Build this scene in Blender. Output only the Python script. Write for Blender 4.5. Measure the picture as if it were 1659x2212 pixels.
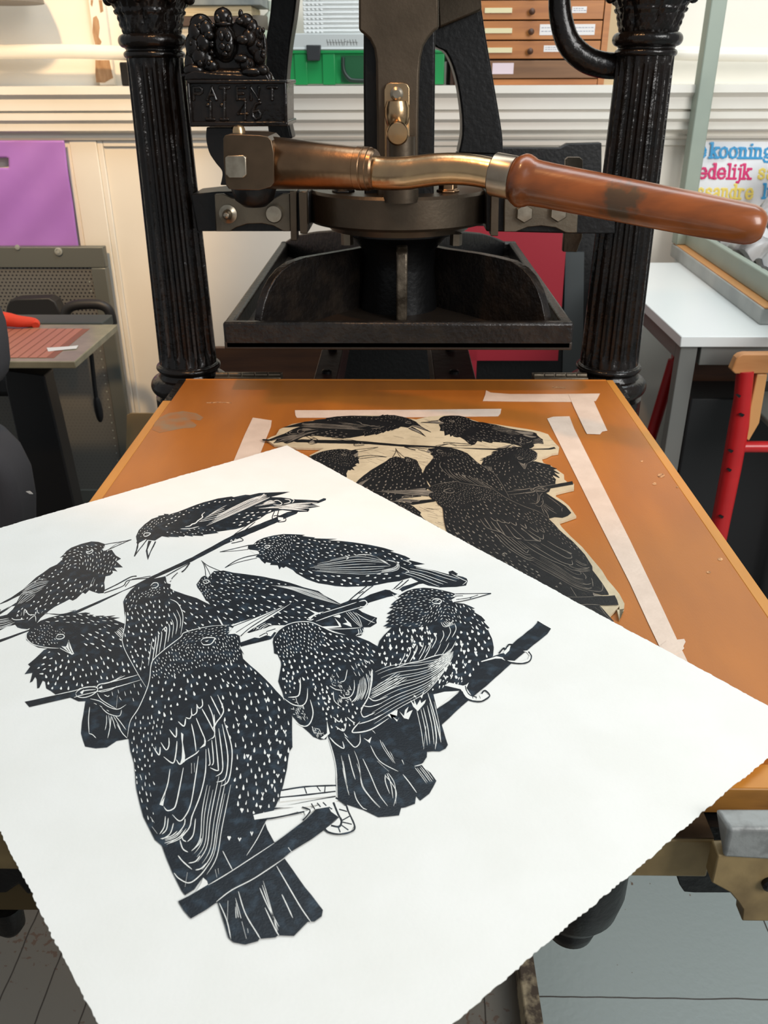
import bpy, bmesh, math, random
from mathutils import Vector, Matrix
from mathutils.geometry import tessellate_polygon
random.seed(7)
S = bpy.context.scene
C = S.collection
for o in list(bpy.data.objects):
    bpy.data.objects.remove(o)

# ------------------------------------------------------------------ camera
FPX, IW, IH = 1850.0, 1659.0, 2212.0
CAM = Vector((0.0, 0.0, 1.2688))
ROT = Matrix(((0.99988, -0.00437, 0.01540), (0.01569, 0.45221, -0.89177), (-0.00307, 0.89190, 0.45223)))
cd = bpy.data.cameras.new('camera')
cd.sensor_fit = 'VERTICAL'
cd.sensor_height = 24.0
cd.lens = FPX / IH * 24.0
cd.clip_start = 0.02
cd.dof.use_dof = True
cd.dof.focus_distance = 0.76
cd.dof.aperture_fstop = 12.0
cam = bpy.data.objects.new('camera', cd)
C.objects.link(cam)
_q = ROT.to_quaternion()
cam.matrix_world = Matrix.Translation(CAM) @ _q.to_matrix().to_4x4()
S.camera = cam
ROT = _q.to_matrix()

def ray(u, v):
    return ROT @ Vector(((u - IW / 2) / FPX, -(v - IH / 2) / FPX, -1.0))
def P(u, v, y):
    "point of the place seen at photo position (u, v) and standing at depth y"
    d = ray(u, v); return CAM + d * (y / d.y)
def PZ(u, v, z):
    "point of the place seen at (u, v) and lying at height z"
    d = ray(u, v); return CAM + d * ((z - CAM.z) / d.z)

# ------------------------------------------------------------------ light and exposure
S.view_settings.view_transform = 'Standard'
S.view_settings.look = 'None'
S.view_settings.gamma = 1.0
S.view_settings.exposure = 0.0
S.view_settings.use_curve_mapping = False
w = bpy.data.worlds.new('world'); S.world = w
w.use_nodes = True
w.node_tree.nodes['Background'].inputs[0].default_value = (0.93, 0.97, 1.0, 1)
w.node_tree.nodes['Background'].inputs[1].default_value = 0.33

def area(name, loc, target, size, size_y, power, color):
    l = bpy.data.lights.new(name, 'AREA'); l.shape = 'RECTANGLE'
    l.size = size; l.size_y = size_y; l.energy = power; l.color = color
    o = bpy.data.objects.new(name, l); C.objects.link(o)
    o.location = loc
    o.rotation_euler = (Vector(target) - Vector(loc)).to_track_quat('-Z', 'Y').to_euler()
    return o
def spot(name, loc, target, power, color, angle, blend, radius):
    l = bpy.data.lights.new(name, 'SPOT'); l.energy = power; l.color = color
    l.spot_size = math.radians(angle); l.spot_blend = blend; l.shadow_soft_size = radius
    o = bpy.data.objects.new(name, l); C.objects.link(o)
    o.location = loc
    o.rotation_euler = (Vector(target) - Vector(loc)).to_track_quat('-Z', 'Y').to_euler()
    return o
area('daylight_window', (1.3, -1.3, 2.9), (0.1, 0.6, 0.85), 2.4, 1.6, 9, (0.86, 0.95, 1.0))
area('ceiling_tubes', (0.75, 1.75, 3.1), (0.55, 2.86, 1.0), 2.6, 0.9, 42, (0.86, 0.96, 1.0))
area('wall_fill_light', (1.7, -0.6, 2.15), (0.45, 2.6, 1.2), 1.2, 1.3, 58, (1.0, 0.985, 0.96))  # added fill light aimed at the back wall to brighten it
spot('warm_press_lamp', (-0.25, 0.75, 2.35), (-0.02, 1.52, 0.95), 27, (1.0, 0.52, 0.22), 62, 0.25, 0.04)
spot('warm_wall_lamp', (-0.80, 1.05, 2.45), (-1.26, 2.6, 1.25), 170, (1.0, 0.68, 0.36), 50, 0.5, 0.06)

# ------------------------------------------------------------------ materials
def lin(c):
    c = c / 255.0
    return c / 12.92 if c <= 0.04045 else ((c + 0.055) / 1.055) ** 2.4
def rgb(r, g, b):
    return (lin(r), lin(g), lin(b), 1.0)
MATS = {}
def mat(name, col, rough=0.5, metal=0.0, spec=0.5, coat=0.0, var=None, vscale=8.0, vlo=0.35, vhi=0.65,
        stretch=(1, 1, 1), bump=0.0, bscale=60.0, trans=0.0, detail=4.0, alpha=1.0):
    if name in MATS: return MATS[name]
    m = bpy.data.materials.new(name); m.use_nodes = True
    nt = m.node_tree; N = nt.nodes; L = nt.links
    b = N['Principled BSDF']
    b.inputs['Base Color'].default_value = col
    b.inputs['Roughness'].default_value = rough
    b.inputs['Metallic'].default_value = metal
    b.inputs['Specular IOR Level'].default_value = spec
    b.inputs['Coat Weight'].default_value = coat
    b.inputs['Transmission Weight'].default_value = trans
    b.inputs['Alpha'].default_value = alpha
    tc = N.new('ShaderNodeTexCoord'); mp = N.new('ShaderNodeMapping')
    mp.inputs['Scale'].default_value = stretch
    L.new(tc.outputs['Object'], mp.inputs['Vector'])
    if var is not None:
        n = N.new('ShaderNodeTexNoise'); n.inputs['Scale'].default_value = vscale; n.inputs['Detail'].default_value = detail
        L.new(mp.outputs[0], n.inputs['Vector'])
        r = N.new('ShaderNodeValToRGB')
        r.color_ramp.elements[0].position = vlo; r.color_ramp.elements[0].color = col
        r.color_ramp.elements[1].position = vhi; r.color_ramp.elements[1].color = var
        L.new(n.outputs['Fac'], r.inputs['Fac']); L.new(r.outputs['Color'], b.inputs['Base Color'])
    if bump:
        n2 = N.new('ShaderNodeTexNoise'); n2.inputs['Scale'].default_value = bscale; n2.inputs['Detail'].default_value = 3
        L.new(mp.outputs[0], n2.inputs['Vector'])
        bp = N.new('ShaderNodeBump'); bp.inputs['Strength'].default_value = bump; bp.inputs['Distance'].default_value = 0.004
        L.new(n2.outputs['Fac'], bp.inputs['Height']); L.new(bp.outputs[0], b.inputs['Normal'])
    MATS[name] = m
    return m

M_black = mat('black_gloss_iron', (0.0035, 0.0032, 0.003, 1), 0.24, spec=0.38, var=(0.009, 0.006, 0.0045, 1), vscale=30, bump=0.35, bscale=90)
M_blackdull = mat('black_painted_iron', (0.004, 0.004, 0.0043, 1), 0.4, spec=0.35, bump=0.2, bscale=120)
M_platen = mat('worn_black_iron', (0.010, 0.008, 0.007, 1), 0.34, spec=0.4, var=(0.026, 0.019, 0.014, 1), vscale=40, vlo=0.45, vhi=0.75, bump=0.35, bscale=150)
M_umber = mat('brown_black_iron', (0.02, 0.013, 0.008, 1), 0.5, bump=0.2, bscale=80)
M_steel = mat('browned_steel', (0.12, 0.10, 0.075, 1), 0.38, metal=0.9, var=(0.18, 0.15, 0.11, 1), vscale=25, bump=0.1, bscale=200)
M_steeldark = mat('dark_bronzed_steel', (0.07, 0.054, 0.038, 1), 0.42, metal=0.85, var=(0.11, 0.085, 0.06, 1), vscale=14, bump=0.06, bscale=200)
M_brass = mat('old_brass', (0.60, 0.41, 0.22, 1), 0.26, metal=1.0, var=(0.40, 0.27, 0.16, 1), vscale=18, bump=0.06, bscale=120)
M_brassdk = mat('dark_brass', (0.33, 0.20, 0.11, 1), 0.30, metal=1.0, var=(0.16, 0.10, 0.06, 1), vscale=14, bump=0.06, bscale=120)
M_bolt = mat('bright_bolt_steel', (0.42, 0.37, 0.29, 1), 0.33, metal=0.95, var=(0.3, 0.26, 0.2, 1), vscale=80)
M_grip = mat('polished_brown_wood', rgb(138, 74, 30), 0.30, coat=0.25, var=rgb(74, 40, 18), vscale=12, vlo=0.38, vhi=0.72, stretch=(0.3, 3, 3), bump=0.05)
M_board = mat('orange_varnished_wood', rgb(184, 110, 38), 0.42, coat=0.0, var=rgb(164, 97, 36), vscale=7, vlo=0.35, vhi=0.7, stretch=(2.2, 0.6, 1), bump=0.03, bscale=300)
M_edge = mat('pale_edging_wood', rgb(214, 148, 62), 0.45, var=rgb(196, 130, 52), vscale=10, stretch=(2, 0.4, 1))
M_boardfront = mat('worn_board_edge', rgb(176, 122, 54), 0.55, var=rgb(92, 58, 26), vscale=28, vlo=0.4, vhi=0.8, stretch=(0.4, 1, 2))
M_tape = mat('masking_tape', rgb(228, 206, 188), 0.6, var=rgb(218, 196, 178), vscale=40, bump=0.1, bscale=300)
M_paper = mat('cotton_paper', rgb(243, 242, 237), 0.85, spec=0.2, var=rgb(239, 238, 232), vscale=20, bump=0.05, bscale=500)
M_ink = mat('printing_ink', (0.008, 0.0125, 0.019, 1), 0.36, spec=0.33, var=(0.028, 0.046, 0.066, 1), vscale=120, vlo=0.5, vhi=0.72, bump=0.1, bscale=900)
M_lino = mat('tan_lino', rgb(208, 192, 160), 0.7, var=rgb(184, 168, 138), vscale=40, vlo=0.4, vhi=0.8, bump=0.15, bscale=200)
M_inked = mat('inked_lino', (0.005, 0.0055, 0.0065, 1), 0.42, spec=0.35, var=(0.009, 0.009, 0.010, 1), vscale=80, bump=0.1, bscale=700)
M_cut = mat('inky_cut_lino', rgb(134, 125, 112), 0.7, var=rgb(98, 91, 82), vscale=60)
M_wall = mat('cream_wall_paint', rgb(232, 226, 214), 0.55, var=rgb(226, 219, 206), vscale=3, bump=0.05, bscale=30)
M_wallwood = mat('white_gloss_paint', rgb(233, 228, 218), 0.35, var=rgb(226, 220, 208), vscale=4, bump=0.06, bscale=25)
M_grey = mat('grey_metal_paint', rgb(112, 112, 108), 0.45, metal=0.1)
M_chalk = mat('chalky_white', rgb(238, 238, 234), 0.5)
M_white = mat('white_laminate', rgb(226, 228, 226), 0.3)
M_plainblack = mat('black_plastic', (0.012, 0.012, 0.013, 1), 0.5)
M_darkcloth = mat('charcoal_fabric', rgb(62, 62, 66), 0.9, bump=0.2, bscale=500)
M_sage = mat('sage_green_paint', rgb(152, 162, 148), 0.5, var=rgb(140, 150, 138), vscale=5)
M_red = mat('red_enamel', rgb(196, 34, 36), 0.3, var=rgb(176, 26, 30), vscale=10)
M_darkred = mat('crimson_card', rgb(150, 24, 42), 0.5)
M_beech = mat('beech_wood', rgb(196, 138, 84), 0.4, var=rgb(178, 118, 68), vscale=12, stretch=(0.5, 3, 3))
M_oak = mat('drawer_oak', rgb(186, 118, 58), 0.42, var=rgb(160, 96, 44), vscale=14, stretch=(0.3, 1, 4))
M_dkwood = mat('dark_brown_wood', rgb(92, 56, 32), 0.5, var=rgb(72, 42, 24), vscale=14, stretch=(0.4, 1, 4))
M_gap = mat('gap_shade_brown', rgb(52, 30, 16), 0.8)  # dark brown stands for the shade between the drawer fronts
M_label = mat('label_card', rgb(232, 226, 222), 0.7)
M_green = mat('green_plastic', rgb(22, 138, 72), 0.35)
M_clear = mat('frosted_plastic', rgb(196, 200, 198), 0.35)
M_clearwhite = mat('milky_plastic', rgb(236, 238, 236), 0.22, bump=0.2, bscale=160)
M_purple = mat('purple_plastic', rgb(178, 128, 208), 0.32, var=rgb(166, 114, 198), vscale=4, bump=0.12, bscale=18)
M_alu = mat('scuffed_aluminium', rgb(150, 152, 150), 0.5, metal=0.35, var=rgb(110, 110, 108), vscale=70, vlo=0.5, vhi=0.75, bump=0.15, bscale=150)
M_bedsteel = mat('stained_bed_steel', rgb(150, 128, 88), 0.5, metal=0.25, var=rgb(98, 80, 54), vscale=22, vlo=0.42, vhi=0.72, bump=0.1, bscale=90)
M_bedtop = mat('rusty_bed_ledge', rgb(52, 38, 26), 0.65, var=rgb(86, 68, 46), vscale=40)

# ------------------------------------------------------------------ mesh helpers
class B:
    "collects verts and faces of one mesh"
    def __init__(s): s.v = []; s.f = []; s.m = []
    def add(s, vs, fs, mi=0):
        o = len(s.v); s.v += [tuple(v) for v in vs]
        for f in fs: s.f.append(tuple(i + o for i in f)); s.m.append(mi)
        return s
    def box(s, lo, hi, mi=0):
        x0, y0, z0 = lo; x1, y1, z1 = hi
        vs = [(x0, y0, z0), (x1, y0, z0), (x1, y1, z0), (x0, y1, z0), (x0, y0, z1), (x1, y0, z1), (x1, y1, z1), (x0, y1, z1)]
        return s.add(vs, [(0, 3, 2, 1), (4, 5, 6, 7), (0, 1, 5, 4), (1, 2, 6, 5), (2, 3, 7, 6), (3, 0, 4, 7)], mi)
    def prism(s, pts, d, mi=0):
        "closed outline pts (3D, planar) swept along vector d"
        n = len(pts); d = Vector(d)
        vs = [Vector(p) for p in pts] + [Vector(p) + d for p in pts]
        tri = tessellate_polygon([[Vector(p) for p in pts]])
        fs = []
        nrm = Vector((0, 0, 0))
        for i in range(n):
            a = Vector(pts[i]); b = Vector(pts[(i + 1) % n]); nrm += a.cross(b)
        flip = nrm.dot(d) > 0
        for t in tri:
            a, b, c = [Vector(pts[i]) for i in t]
            tn = (b - a).cross(c - a).dot(nrm) > 0
            tt = tuple(t) if tn else tuple(reversed(t))
            top = tuple(i + n for i in tt)
            if flip: fs.append(tuple(reversed(tt))); fs.append(top)
            else: fs.append(tt); fs.append(tuple(reversed(top)))
        for i in range(n):
            j = (i + 1) % n
            fs.append((i, j, j + n, i + n) if flip else (j, i, i + n, j + n))
        return s.add(vs, fs, mi)
    def tube(s, path, radii, seg=20, caps=True, mi=0, squash=None):
        path = [Vector(p) for p in path]
        if not hasattr(radii, '__len__'): radii = [radii] * len(path)
        rings = []
        up = None
        for i, p in enumerate(path):
            t = (path[min(i + 1, len(path) - 1)] - path[max(i - 1, 0)]).normalized()
            if up is None:
                up = Vector((0, 0, 1)) if abs(t.z) < 0.9 else Vector((0, 1, 0))
            a = t.cross(up).normalized(); b2 = a.cross(t).normalized(); up = b2
            r = radii[i]
            rings.append([p + a * (math.cos(2 * math.pi * k / seg) * r) + b2 * (math.sin(2 * math.pi * k / seg) * r) for k in range(seg)])
        vs = [q for rg in rings for q in rg]; fs = []
        for i in range(len(path) - 1):
            for k in range(seg):
                k2 = (k + 1) % seg
                fs.append((i * seg + k, i * seg + k2, (i + 1) * seg + k2, (i + 1) * seg + k))
        if caps:
            fs.append(tuple(reversed(range(seg)))); fs.append(tuple(range((len(path) - 1) * seg, len(path) * seg)))
        return s.add(vs, fs, mi)
    def lathe(s, prof, c, axis='Z', seg=40, mi=0):
        "prof = [(radius, height)]"
        c = Vector(c)
        A = {'Z': (Vector((1, 0, 0)), Vector((0, 1, 0)), Vector((0, 0, 1))), 'X': (Vector((0, 1, 0)), Vector((0, 0, 1)), Vector((1, 0, 0))),
             'Y': (Vector((0, 0, 1)), Vector((1, 0, 0)), Vector((0, 1, 0)))}[axis]
        vs = []; fs = []
        for r, h in prof:
            for k in range(seg):
                a = 2 * math.pi * k / seg
                vs.append(c + A[0] * (r * math.cos(a)) + A[1] * (r * math.sin(a)) + A[2] * h)
        for i in range(len(prof) - 1):
            for k in range(seg):
                k2 = (k + 1) % seg
                fs.append((i * seg + k, i * seg + k2, (i + 1) * seg + k2, (i + 1) * seg + k))
        fs.append(tuple(reversed(range(seg)))); fs.append(tuple(range((len(prof) - 1) * seg, len(prof) * seg)))
        return s.add(vs, fs, mi)
    def ball(s, c, r, seg=18, rings=12, mi=0):
        c = Vector(c); r = Vector(r) if hasattr(r, '__len__') else Vector((r, r, r))
        vs = []; fs = []
        for i in range(rings + 1):
            t = math.pi * i / rings
            for k in range(seg):
                a = 2 * math.pi * k / seg
                vs.append(c + Vector((r.x * math.sin(t) * math.cos(a), r.y * math.sin(t) * math.sin(a), r.z * math.cos(t))))
        for i in range(rings):
            for k in range(seg):
                k2 = (k + 1) % seg
                fs.append((i * seg + k, (i + 1) * seg + k, (i + 1) * seg + k2, i * seg + k2))
        return s.add(vs, fs, mi)
    def grid(s, fn, nu, nv, mi=0):
        vs = [fn(i / nu, j / nv) for j in range(nv + 1) for i in range(nu + 1)]
        fs = [(j * (nu + 1) + i, j * (nu + 1) + i + 1, (j + 1) * (nu + 1) + i + 1, (j + 1) * (nu + 1) + i) for j in range(nv) for i in range(nu)]
        return s.add(vs, fs, mi)

def obj(name, b, mats, parent=None, smooth=False, bevel=0.0, label=None, segs=2, sharp=40, fixn=True):
    me = bpy.data.meshes.new(name)
    me.from_pydata(b.v, [], b.f)
    if not hasattr(mats, '__len__'): mats = [mats]
    for m in mats: me.materials.append(m)
    for p, i in zip(me.polygons, b.m): p.material_index = i
    if fixn:
        bm = bmesh.new(); bm.from_mesh(me)
        bmesh.ops.recalc_face_normals(bm, faces=bm.faces[:])
        bm.to_mesh(me); bm.free()
    if smooth:
        for p in me.polygons: p.use_smooth = True
        me.set_sharp_from_angle(angle=math.radians(sharp))
    me.update()
    o = bpy.data.objects.new(name, me); C.objects.link(o)
    if bevel:
        md = o.modifiers.new('bevel', 'BEVEL'); md.width = bevel; md.segments = segs; md.limit_method = 'ANGLE'; md.angle_limit = math.radians(40)
        md.harden_normals = False
        if not smooth:
            for p in me.polygons: p.use_smooth = True
            me.set_sharp_from_angle(angle=math.radians(30))
    if parent is not None:
        o.parent = parent
        o.matrix_parent_inverse = Matrix.Translation(-_base.get(parent.name, Vector((0, 0, 0))))
    if label: o['label'] = label
    return o
_base = {}
def tag(o, label, cat, group=None):
    o['label'] = label; o['category'] = cat
    if group: o['group'] = group
    return o
def thing(name, loc, label, cat, group=None):
    o = bpy.data.objects.new(name, None); C.objects.link(o)
    o.empty_display_size = 0.05
    o.location = loc; _base[o.name] = Vector(loc)
    return tag(o, label, cat, group)
def struct(name, b, m, smooth=False, bevel=0.0):
    o = obj(name, b, m, smooth=smooth, bevel=bevel); o['kind'] = 'structure'; return o
def prism_px(px, y, depth, b=None):
    "an outline seen in the photo, standing at depth y, with real thickness going back"
    b = b or B()
    return b.prism([P(u, v, y) for u, v in px], (0, depth, 0))
def smoothpath(pts, n=6):
    "Catmull-Rom through pts"
    pts = [Vector(p) for p in pts]; out = []
    for i in range(len(pts) - 1):
        p0 = pts[max(i - 1, 0)]; p1 = pts[i]; p2 = pts[i + 1]; p3 = pts[min(i + 2, len(pts) - 1)]
        for k in range(n):
            t = k / n
            out.append(0.5 * ((2 * p1) + (p2 - p0) * t + (2 * p0 - 5 * p1 + 4 * p2 - p3) * t * t + (3 * p1 - p0 - 3 * p2 + p3) * t ** 3))
    out.append(pts[-1]); return out
# ------------------------------------------------------------------ the room
def floor_mat():
    m = bpy.data.materials.new('painted_floorboards'); m.use_nodes = True
    nt = m.node_tree; N = nt.nodes; L = nt.links; b = N['Principled BSDF']
    tc = N.new('ShaderNodeTexCoord'); sp = N.new('ShaderNodeSeparateXYZ'); L.new(tc.outputs['Object'], sp.inputs[0])
    def math_(op, a, b_=None, c=None):
        n = N.new('ShaderNodeMath'); n.operation = op
        for i, q in enumerate((a, b_, c)):
            if q is None: continue
            if isinstance(q, (int, float)): n.inputs[i].default_value = q
            else: L.new(q, n.inputs[i])
        return n.outputs[0]
    wob = N.new('ShaderNodeTexNoise'); wob.inputs['Scale'].default_value = 14; L.new(tc.outputs['Object'], wob.inputs['Vector'])
    xw = math_('ADD', sp.outputs['X'], math_('MULTIPLY', math_('SUBTRACT', wob.outputs['Fac'], 0.5), 0.007))
    fr = math_('FRACT', math_('DIVIDE', xw, 0.068))
    gapl = math_('LESS_THAN', fr, 0.035)
    right = math_('GREATER_THAN', sp.outputs['X'], 0.19)
    # wide boards on the right side with a few joints
    frr = math_('FRACT', math_('DIVIDE', math_('ADD', xw, 0.38), 0.5)); gx = math_('LESS_THAN', frr, 0.005)
    yw = math_('ADD', sp.outputs['Y'], math_('MULTIPLY', math_('SUBTRACT', wob.outputs['Fac'], 0.5), 0.006))
    fry = math_('FRACT', math_('DIVIDE', math_('ADD', yw, 0.055), 0.30)); gy = math_('LESS_THAN', fry, 0.008)
    gr = math_('MAXIMUM', gx, gy)
    gap = math_('ADD', math_('MULTIPLY', gapl, math_('SUBTRACT', 1.0, right)), math_('MULTIPLY', gr, right))
    chip = N.new('ShaderNodeTexNoise'); chip.inputs['Scale'].default_value = 95; chip.inputs['Detail'].default_value = 6
    L.new(tc.outputs['Object'], chip.inputs['Vector'])
    big = N.new('ShaderNodeTexNoise'); big.inputs['Scale'].default_value = 7; L.new(tc.outputs['Object'], big.inputs['Vector'])
    thr = math_('ADD', 0.645, math_('MULTIPLY', right, 0.12))
    ch = math_('GREATER_THAN', math_('ADD', chip.outputs['Fac'], math_('MULTIPLY', math_('SUBTRACT', big.outputs['Fac'], 0.5), 0.5)), thr)
    base = N.new('ShaderNodeMix'); base.data_type = 'RGBA'
    L.new(right, base.inputs['Factor']); base.inputs['A'].default_value = rgb(102, 97, 89); base.inputs['B'].default_value = rgb(136, 145, 143)
    m1 = N.new('ShaderNodeMix'); m1.data_type = 'RGBA'; L.new(ch, m1.inputs['Factor'])
    L.new(base.outputs['Result'], m1.inputs['A']); m1.inputs['B'].default_value = rgb(92, 74, 62)
    m2 = N.new('ShaderNodeMix'); m2.data_type = 'RGBA'; L.new(gap, m2.inputs['Factor'])
    L.new(m1.outputs['Result'], m2.inputs['A']); m2.inputs['B'].default_value = rgb(46, 38, 32)
    L.new(m2.outputs['Result'], b.inputs['Base Color'])
    b.inputs['Roughness'].default_value = 0.32
    bp = N.new('ShaderNodeBump'); bp.inputs['Strength'].default_value = 0.5; bp.inputs['Distance'].default_value = 0.003
    hh = math_('SUBTRACT', math_('MULTIPLY', chip.outputs['Fac'], 0.3), math_('ADD', math_('MULTIPLY', gap, 1.0), math_('MULTIPLY', ch, 0.3)))
    L.new(hh, bp.inputs['Height']); L.new(bp.outputs[0], b.inputs['Normal'])
    return m
struct('floor', B().box((-3.2, -1.8, -0.05), (3.2, 2.9, 0.0)), floor_mat())

YW = 2.60            # lower wall face
YU = 2.86            # wall face above the ledge
struct('wall_back', B().box((-3.2, YU, 1.2), (3.2, YU + 0.1, 3.4)).box((-3.2, YW, 0.0), (3.2, YU + 0.1, 1.2)), M_wall)
# moulded ledge / dado: profile swept along the wall, (depth in front of YW, z)
def pz(v, y): return P(862, v, y).z
prof = [(0.0, pz(303, 2.6)), (-0.018, pz(301, 2.582)), (-0.022, pz(296, 2.578)), (-0.018, pz(291, 2.582)), (-0.022, pz(287, 2.578)), (-0.040, pz(283, 2.56)), (-0.044, pz(281, 2.556)), (-0.044, pz(265, 2.556)),
        (-0.050, pz(261, 2.55)), (-0.054, pz(258, 2.546)), (-0.054, pz(243, 2.546)), (-0.046, pz(241, 2.554)), (-0.046, pz(238.5, 2.554)), (-0.058, pz(237, 2.542)), (-0.058, pz(212, 2.542)), (-0.064, pz(207, 2.536)), (-0.070, pz(203, 2.53)), (-0.072, pz(202, 2.528)), (-0.072, pz(185, 2.528))]
lb = B()
pts = [Vector((-3.2, YW + d, z)) for d, z in prof] + [Vector((-3.2, YU, prof[-1][1])), Vector((-3.2, YU, prof[0][1]))]
lb.prism(pts, (6.4, 0, 0))
ZL = prof[-1][1]
struct('trim_1', lb, M_wallwood)
# flat framing below the ledge: stile between the two left panels and a thin bead round them
st = B()
def wx(u, v, y=2.59): return P(u, v, y).x
xs0, xs1 = wx(148, 300), wx(207, 300)
st.box((xs0, 2.588, 0.0), (xs1, 2.6, 1.125))
for x in (xs0 - 0.016, xs1): st.box((x, 2.592, 0.0), (x + 0.016, 2.6, 1.12))
st.box((xs1 + 0.0165, 2.5922, 1.098), (3.2, 2.6, 1.1215)); st.box((-3.2, 2.5922, 1.098), (xs0 - 0.0165, 2.6, 1.1215))
xr = wx(292, 900)
st.box((1.35, 2.588, 0.0), (1.42, 2.6, 1.12))
struct('trim_2', st, M_wallwood, bevel=0.003)
struct('baseboard_back', B().box((-3.2, 2.58, 0.0), (3.2, 2.6, 0.14)), M_wallwood, bevel=0.004)

# painted pipe along the wall above the ledge
y = 2.74
pp = [P(u, v, y) for u, v in ((-1300, 112), (-300, 114), (140, 111), (330, 116), (862, 118), (1400, 114), (1659, 118), (2800, 122))]
tag(obj('wall_pipe', B().tube(smoothpath(pp, 4), 0.0185, 18), M_wallwood, smooth=True), 'cream painted pipe running level along the back wall above the ledge', 'pipe')
# peeling batten
bt = thing('wall_batten', (P(215, 180, YU).x, YU, ZL), 'upright cream batten on the back wall with brown patches of peeled paint', 'batten')
x0, x1 = P(203, 100, YU - 0.02).x, P(238, 100, YU - 0.02).x
obj('board', B().box((x0, YU - 0.02, ZL), (x1, YU, 2.4)), M_wall, bt, bevel=0.003)
M_bare = mat('bare_old_wood', rgb(176, 142, 108), 0.8, var=rgb(150, 114, 82), vscale=30, stretch=(3, 1, 0.6))
for px in ([(201, 38), (208, 34), (213, 44), (215, 60), (213, 80), (219, 90), (217, 96), (206, 98), (200, 70)],
           [(206, 130), (236, 130), (240, 150), (244, 168), (236, 172), (226, 178), (208, 178), (206, 160)],
           [(196, 0), (201, 0), (199, 14), (196, 10)], [(213, 0), (220, 0), (223, 24), (217, 27)]):
    obj('peeled_patch', prism_px(px, YU - 0.0215, 0.0025), M_bare, bt, label='brown patch of bare wood')

# ------------------------------------------------------------------ the hand press
press = thing('hand_press', (0.0, 1.31, 0.0), 'black cast-iron hand printing press with fluted columns behind the wooden board', 'printing press')
YC = 1.31
XC = (P(405, 790, YC).x + 0.002, P(1315, 784, YC).x)
def shaft_bm(cx):
    b = B(); NA = 144; zs = []
    z0, z1 = 0.868, 1.296
    rows = 60
    vs = []; fs = []
    zz = [z0 + (z1 - z0) * i / rows for i in range(rows + 1)]
    for z in zz:
        t = (z - z0) / (z1 - z0)
        R = 0.0445 + (0.0378 - 0.0445) * t
        e = min((z - z0) / 0.022, (z1 - z) / 0.02)
        fade = max(0.0, min(1.0, e - 0.25)) ** 0.5 if e > 0.25 else 0.0
        for k in range(NA):
            a = 2 * math.pi * k / NA
            ph = (a * 18 / (2 * math.pi)) % 1.0
            d = abs(ph - 0.5) * 2           # 0 centre of the flute, 1 on the fillet
            cut = math.sqrt(max(0.0, 1 - (d / 0.74) ** 2)) if d < 0.74 else 0.0
            r = R - 0.005 * cut * fade
            vs.append((cx + r * math.cos(a), YC + r * math.sin(a), z))
    for i in range(rows):
        for k in range(NA):
            k2 = (k + 1) % NA
            fs.append((i * NA + k, i * NA + k2, (i + 1) * NA + k2, (i + 1) * NA + k))
    fs.append(tuple(reversed(range(NA)))); fs.append(tuple(range(rows * NA, rows * NA + NA)))
    return b.add(vs, fs)
def arc(c, h, r, a0, a1, n=8):
    return [(c + r * math.cos(math.radians(a0 + (a1 - a0) * i / n)), h + r * math.sin(math.radians(a0 + (a1 - a0) * i / n))) for i in range(n + 1)]
def capital_bm(cx):
    b = B()
    b.lathe([(0.036, 1.292)] + arc(0.0365, 1.2975, 0.0045, -80, 80) + [(0.037, 1.303)] + arc(0.0375, 1.3135, 0.0085, -85, 85, 10) + [(0.037, 1.322)], (cx, YC, 0), 'Z', 48)
    NA = 96; rows = 26; vs = []; fs = []
    for i in range(rows + 1):
        t = i / rows; z = 1.320 + 0.046 * t
        R = 0.0365 + 0.0125 * t ** 2.4
        for k in range(NA):
            a = 2 * math.pi * k / NA
            leaf = abs(math.sin(a * 4)) ** 0.6
            leaf2 = abs(math.sin(a * 4 + math.pi / 2)) ** 0.6
            r = R + 0.0045 * leaf * math.sin(min(1, t / 0.55) * math.pi * 0.75) + 0.004 * leaf2 * max(0, t - 0.35) * 1.6 + 0.0012 * math.sin(a * 32) * math.sin(t * 19)
            if t > 0.5 and t < 0.62: r += 0.0022 * leaf
            vs.append((cx + r * math.cos(a), YC + r * math.sin(a), z))
    for i in range(rows):
        for k in range(NA):
            k2 = (k + 1) % NA
            fs.append((i * NA + k, i * NA + k2, (i + 1) * NA + k2, (i + 1) * NA + k))
    fs.append(tuple(range(rows * NA, rows * NA + NA)))
    b.add(vs, fs)
    for k in range(8):
        a = math.pi / 4 * k
        b.ball((cx + 0.054 * math.cos(a), YC + 0.054 * math.sin(a), 1.362), 0.0075, 12, 8)
    b.lathe([(0.052, 1.365), (0.058, 1.367), (0.058, 1.382), (0.050, 1.386), (0.050, 1.41)], (cx, YC, 0), 'Z', 48)
    return b
for cx in XC:
    col = obj('column', shaft_bm(cx), M_black, press, smooth=True, sharp=50)
    obj('capital', capital_bm(cx), M_black, col, smooth=True, sharp=60)
    pr = [(0.040, 0.872), (0.046, 0.869)] + arc(0.0455, 0.8635, 0.0045, 80, -80, 6) + [(0.045, 0.856), (0.047, 0.851)] + arc(0.047, 0.8345, 0.0145, 85, -85, 12) + [(0.050, 0.818), (0.056, 0.815), (0.056, 0.74), (0.062, 0.735), (0.062, 0.06), (0.085, 0.05), (0.085, 0.0)]
    obj('column_base', B().lathe(pr[::-1], (cx, YC, 0), 'Z', 56), M_black, col, smooth=True, sharp=35)

obj('crown_beam', B().box((-0.43, 1.245, 1.4105), (0.43, 1.47, 1.53)), M_black, press, bevel=0.008, segs=3)
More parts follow.
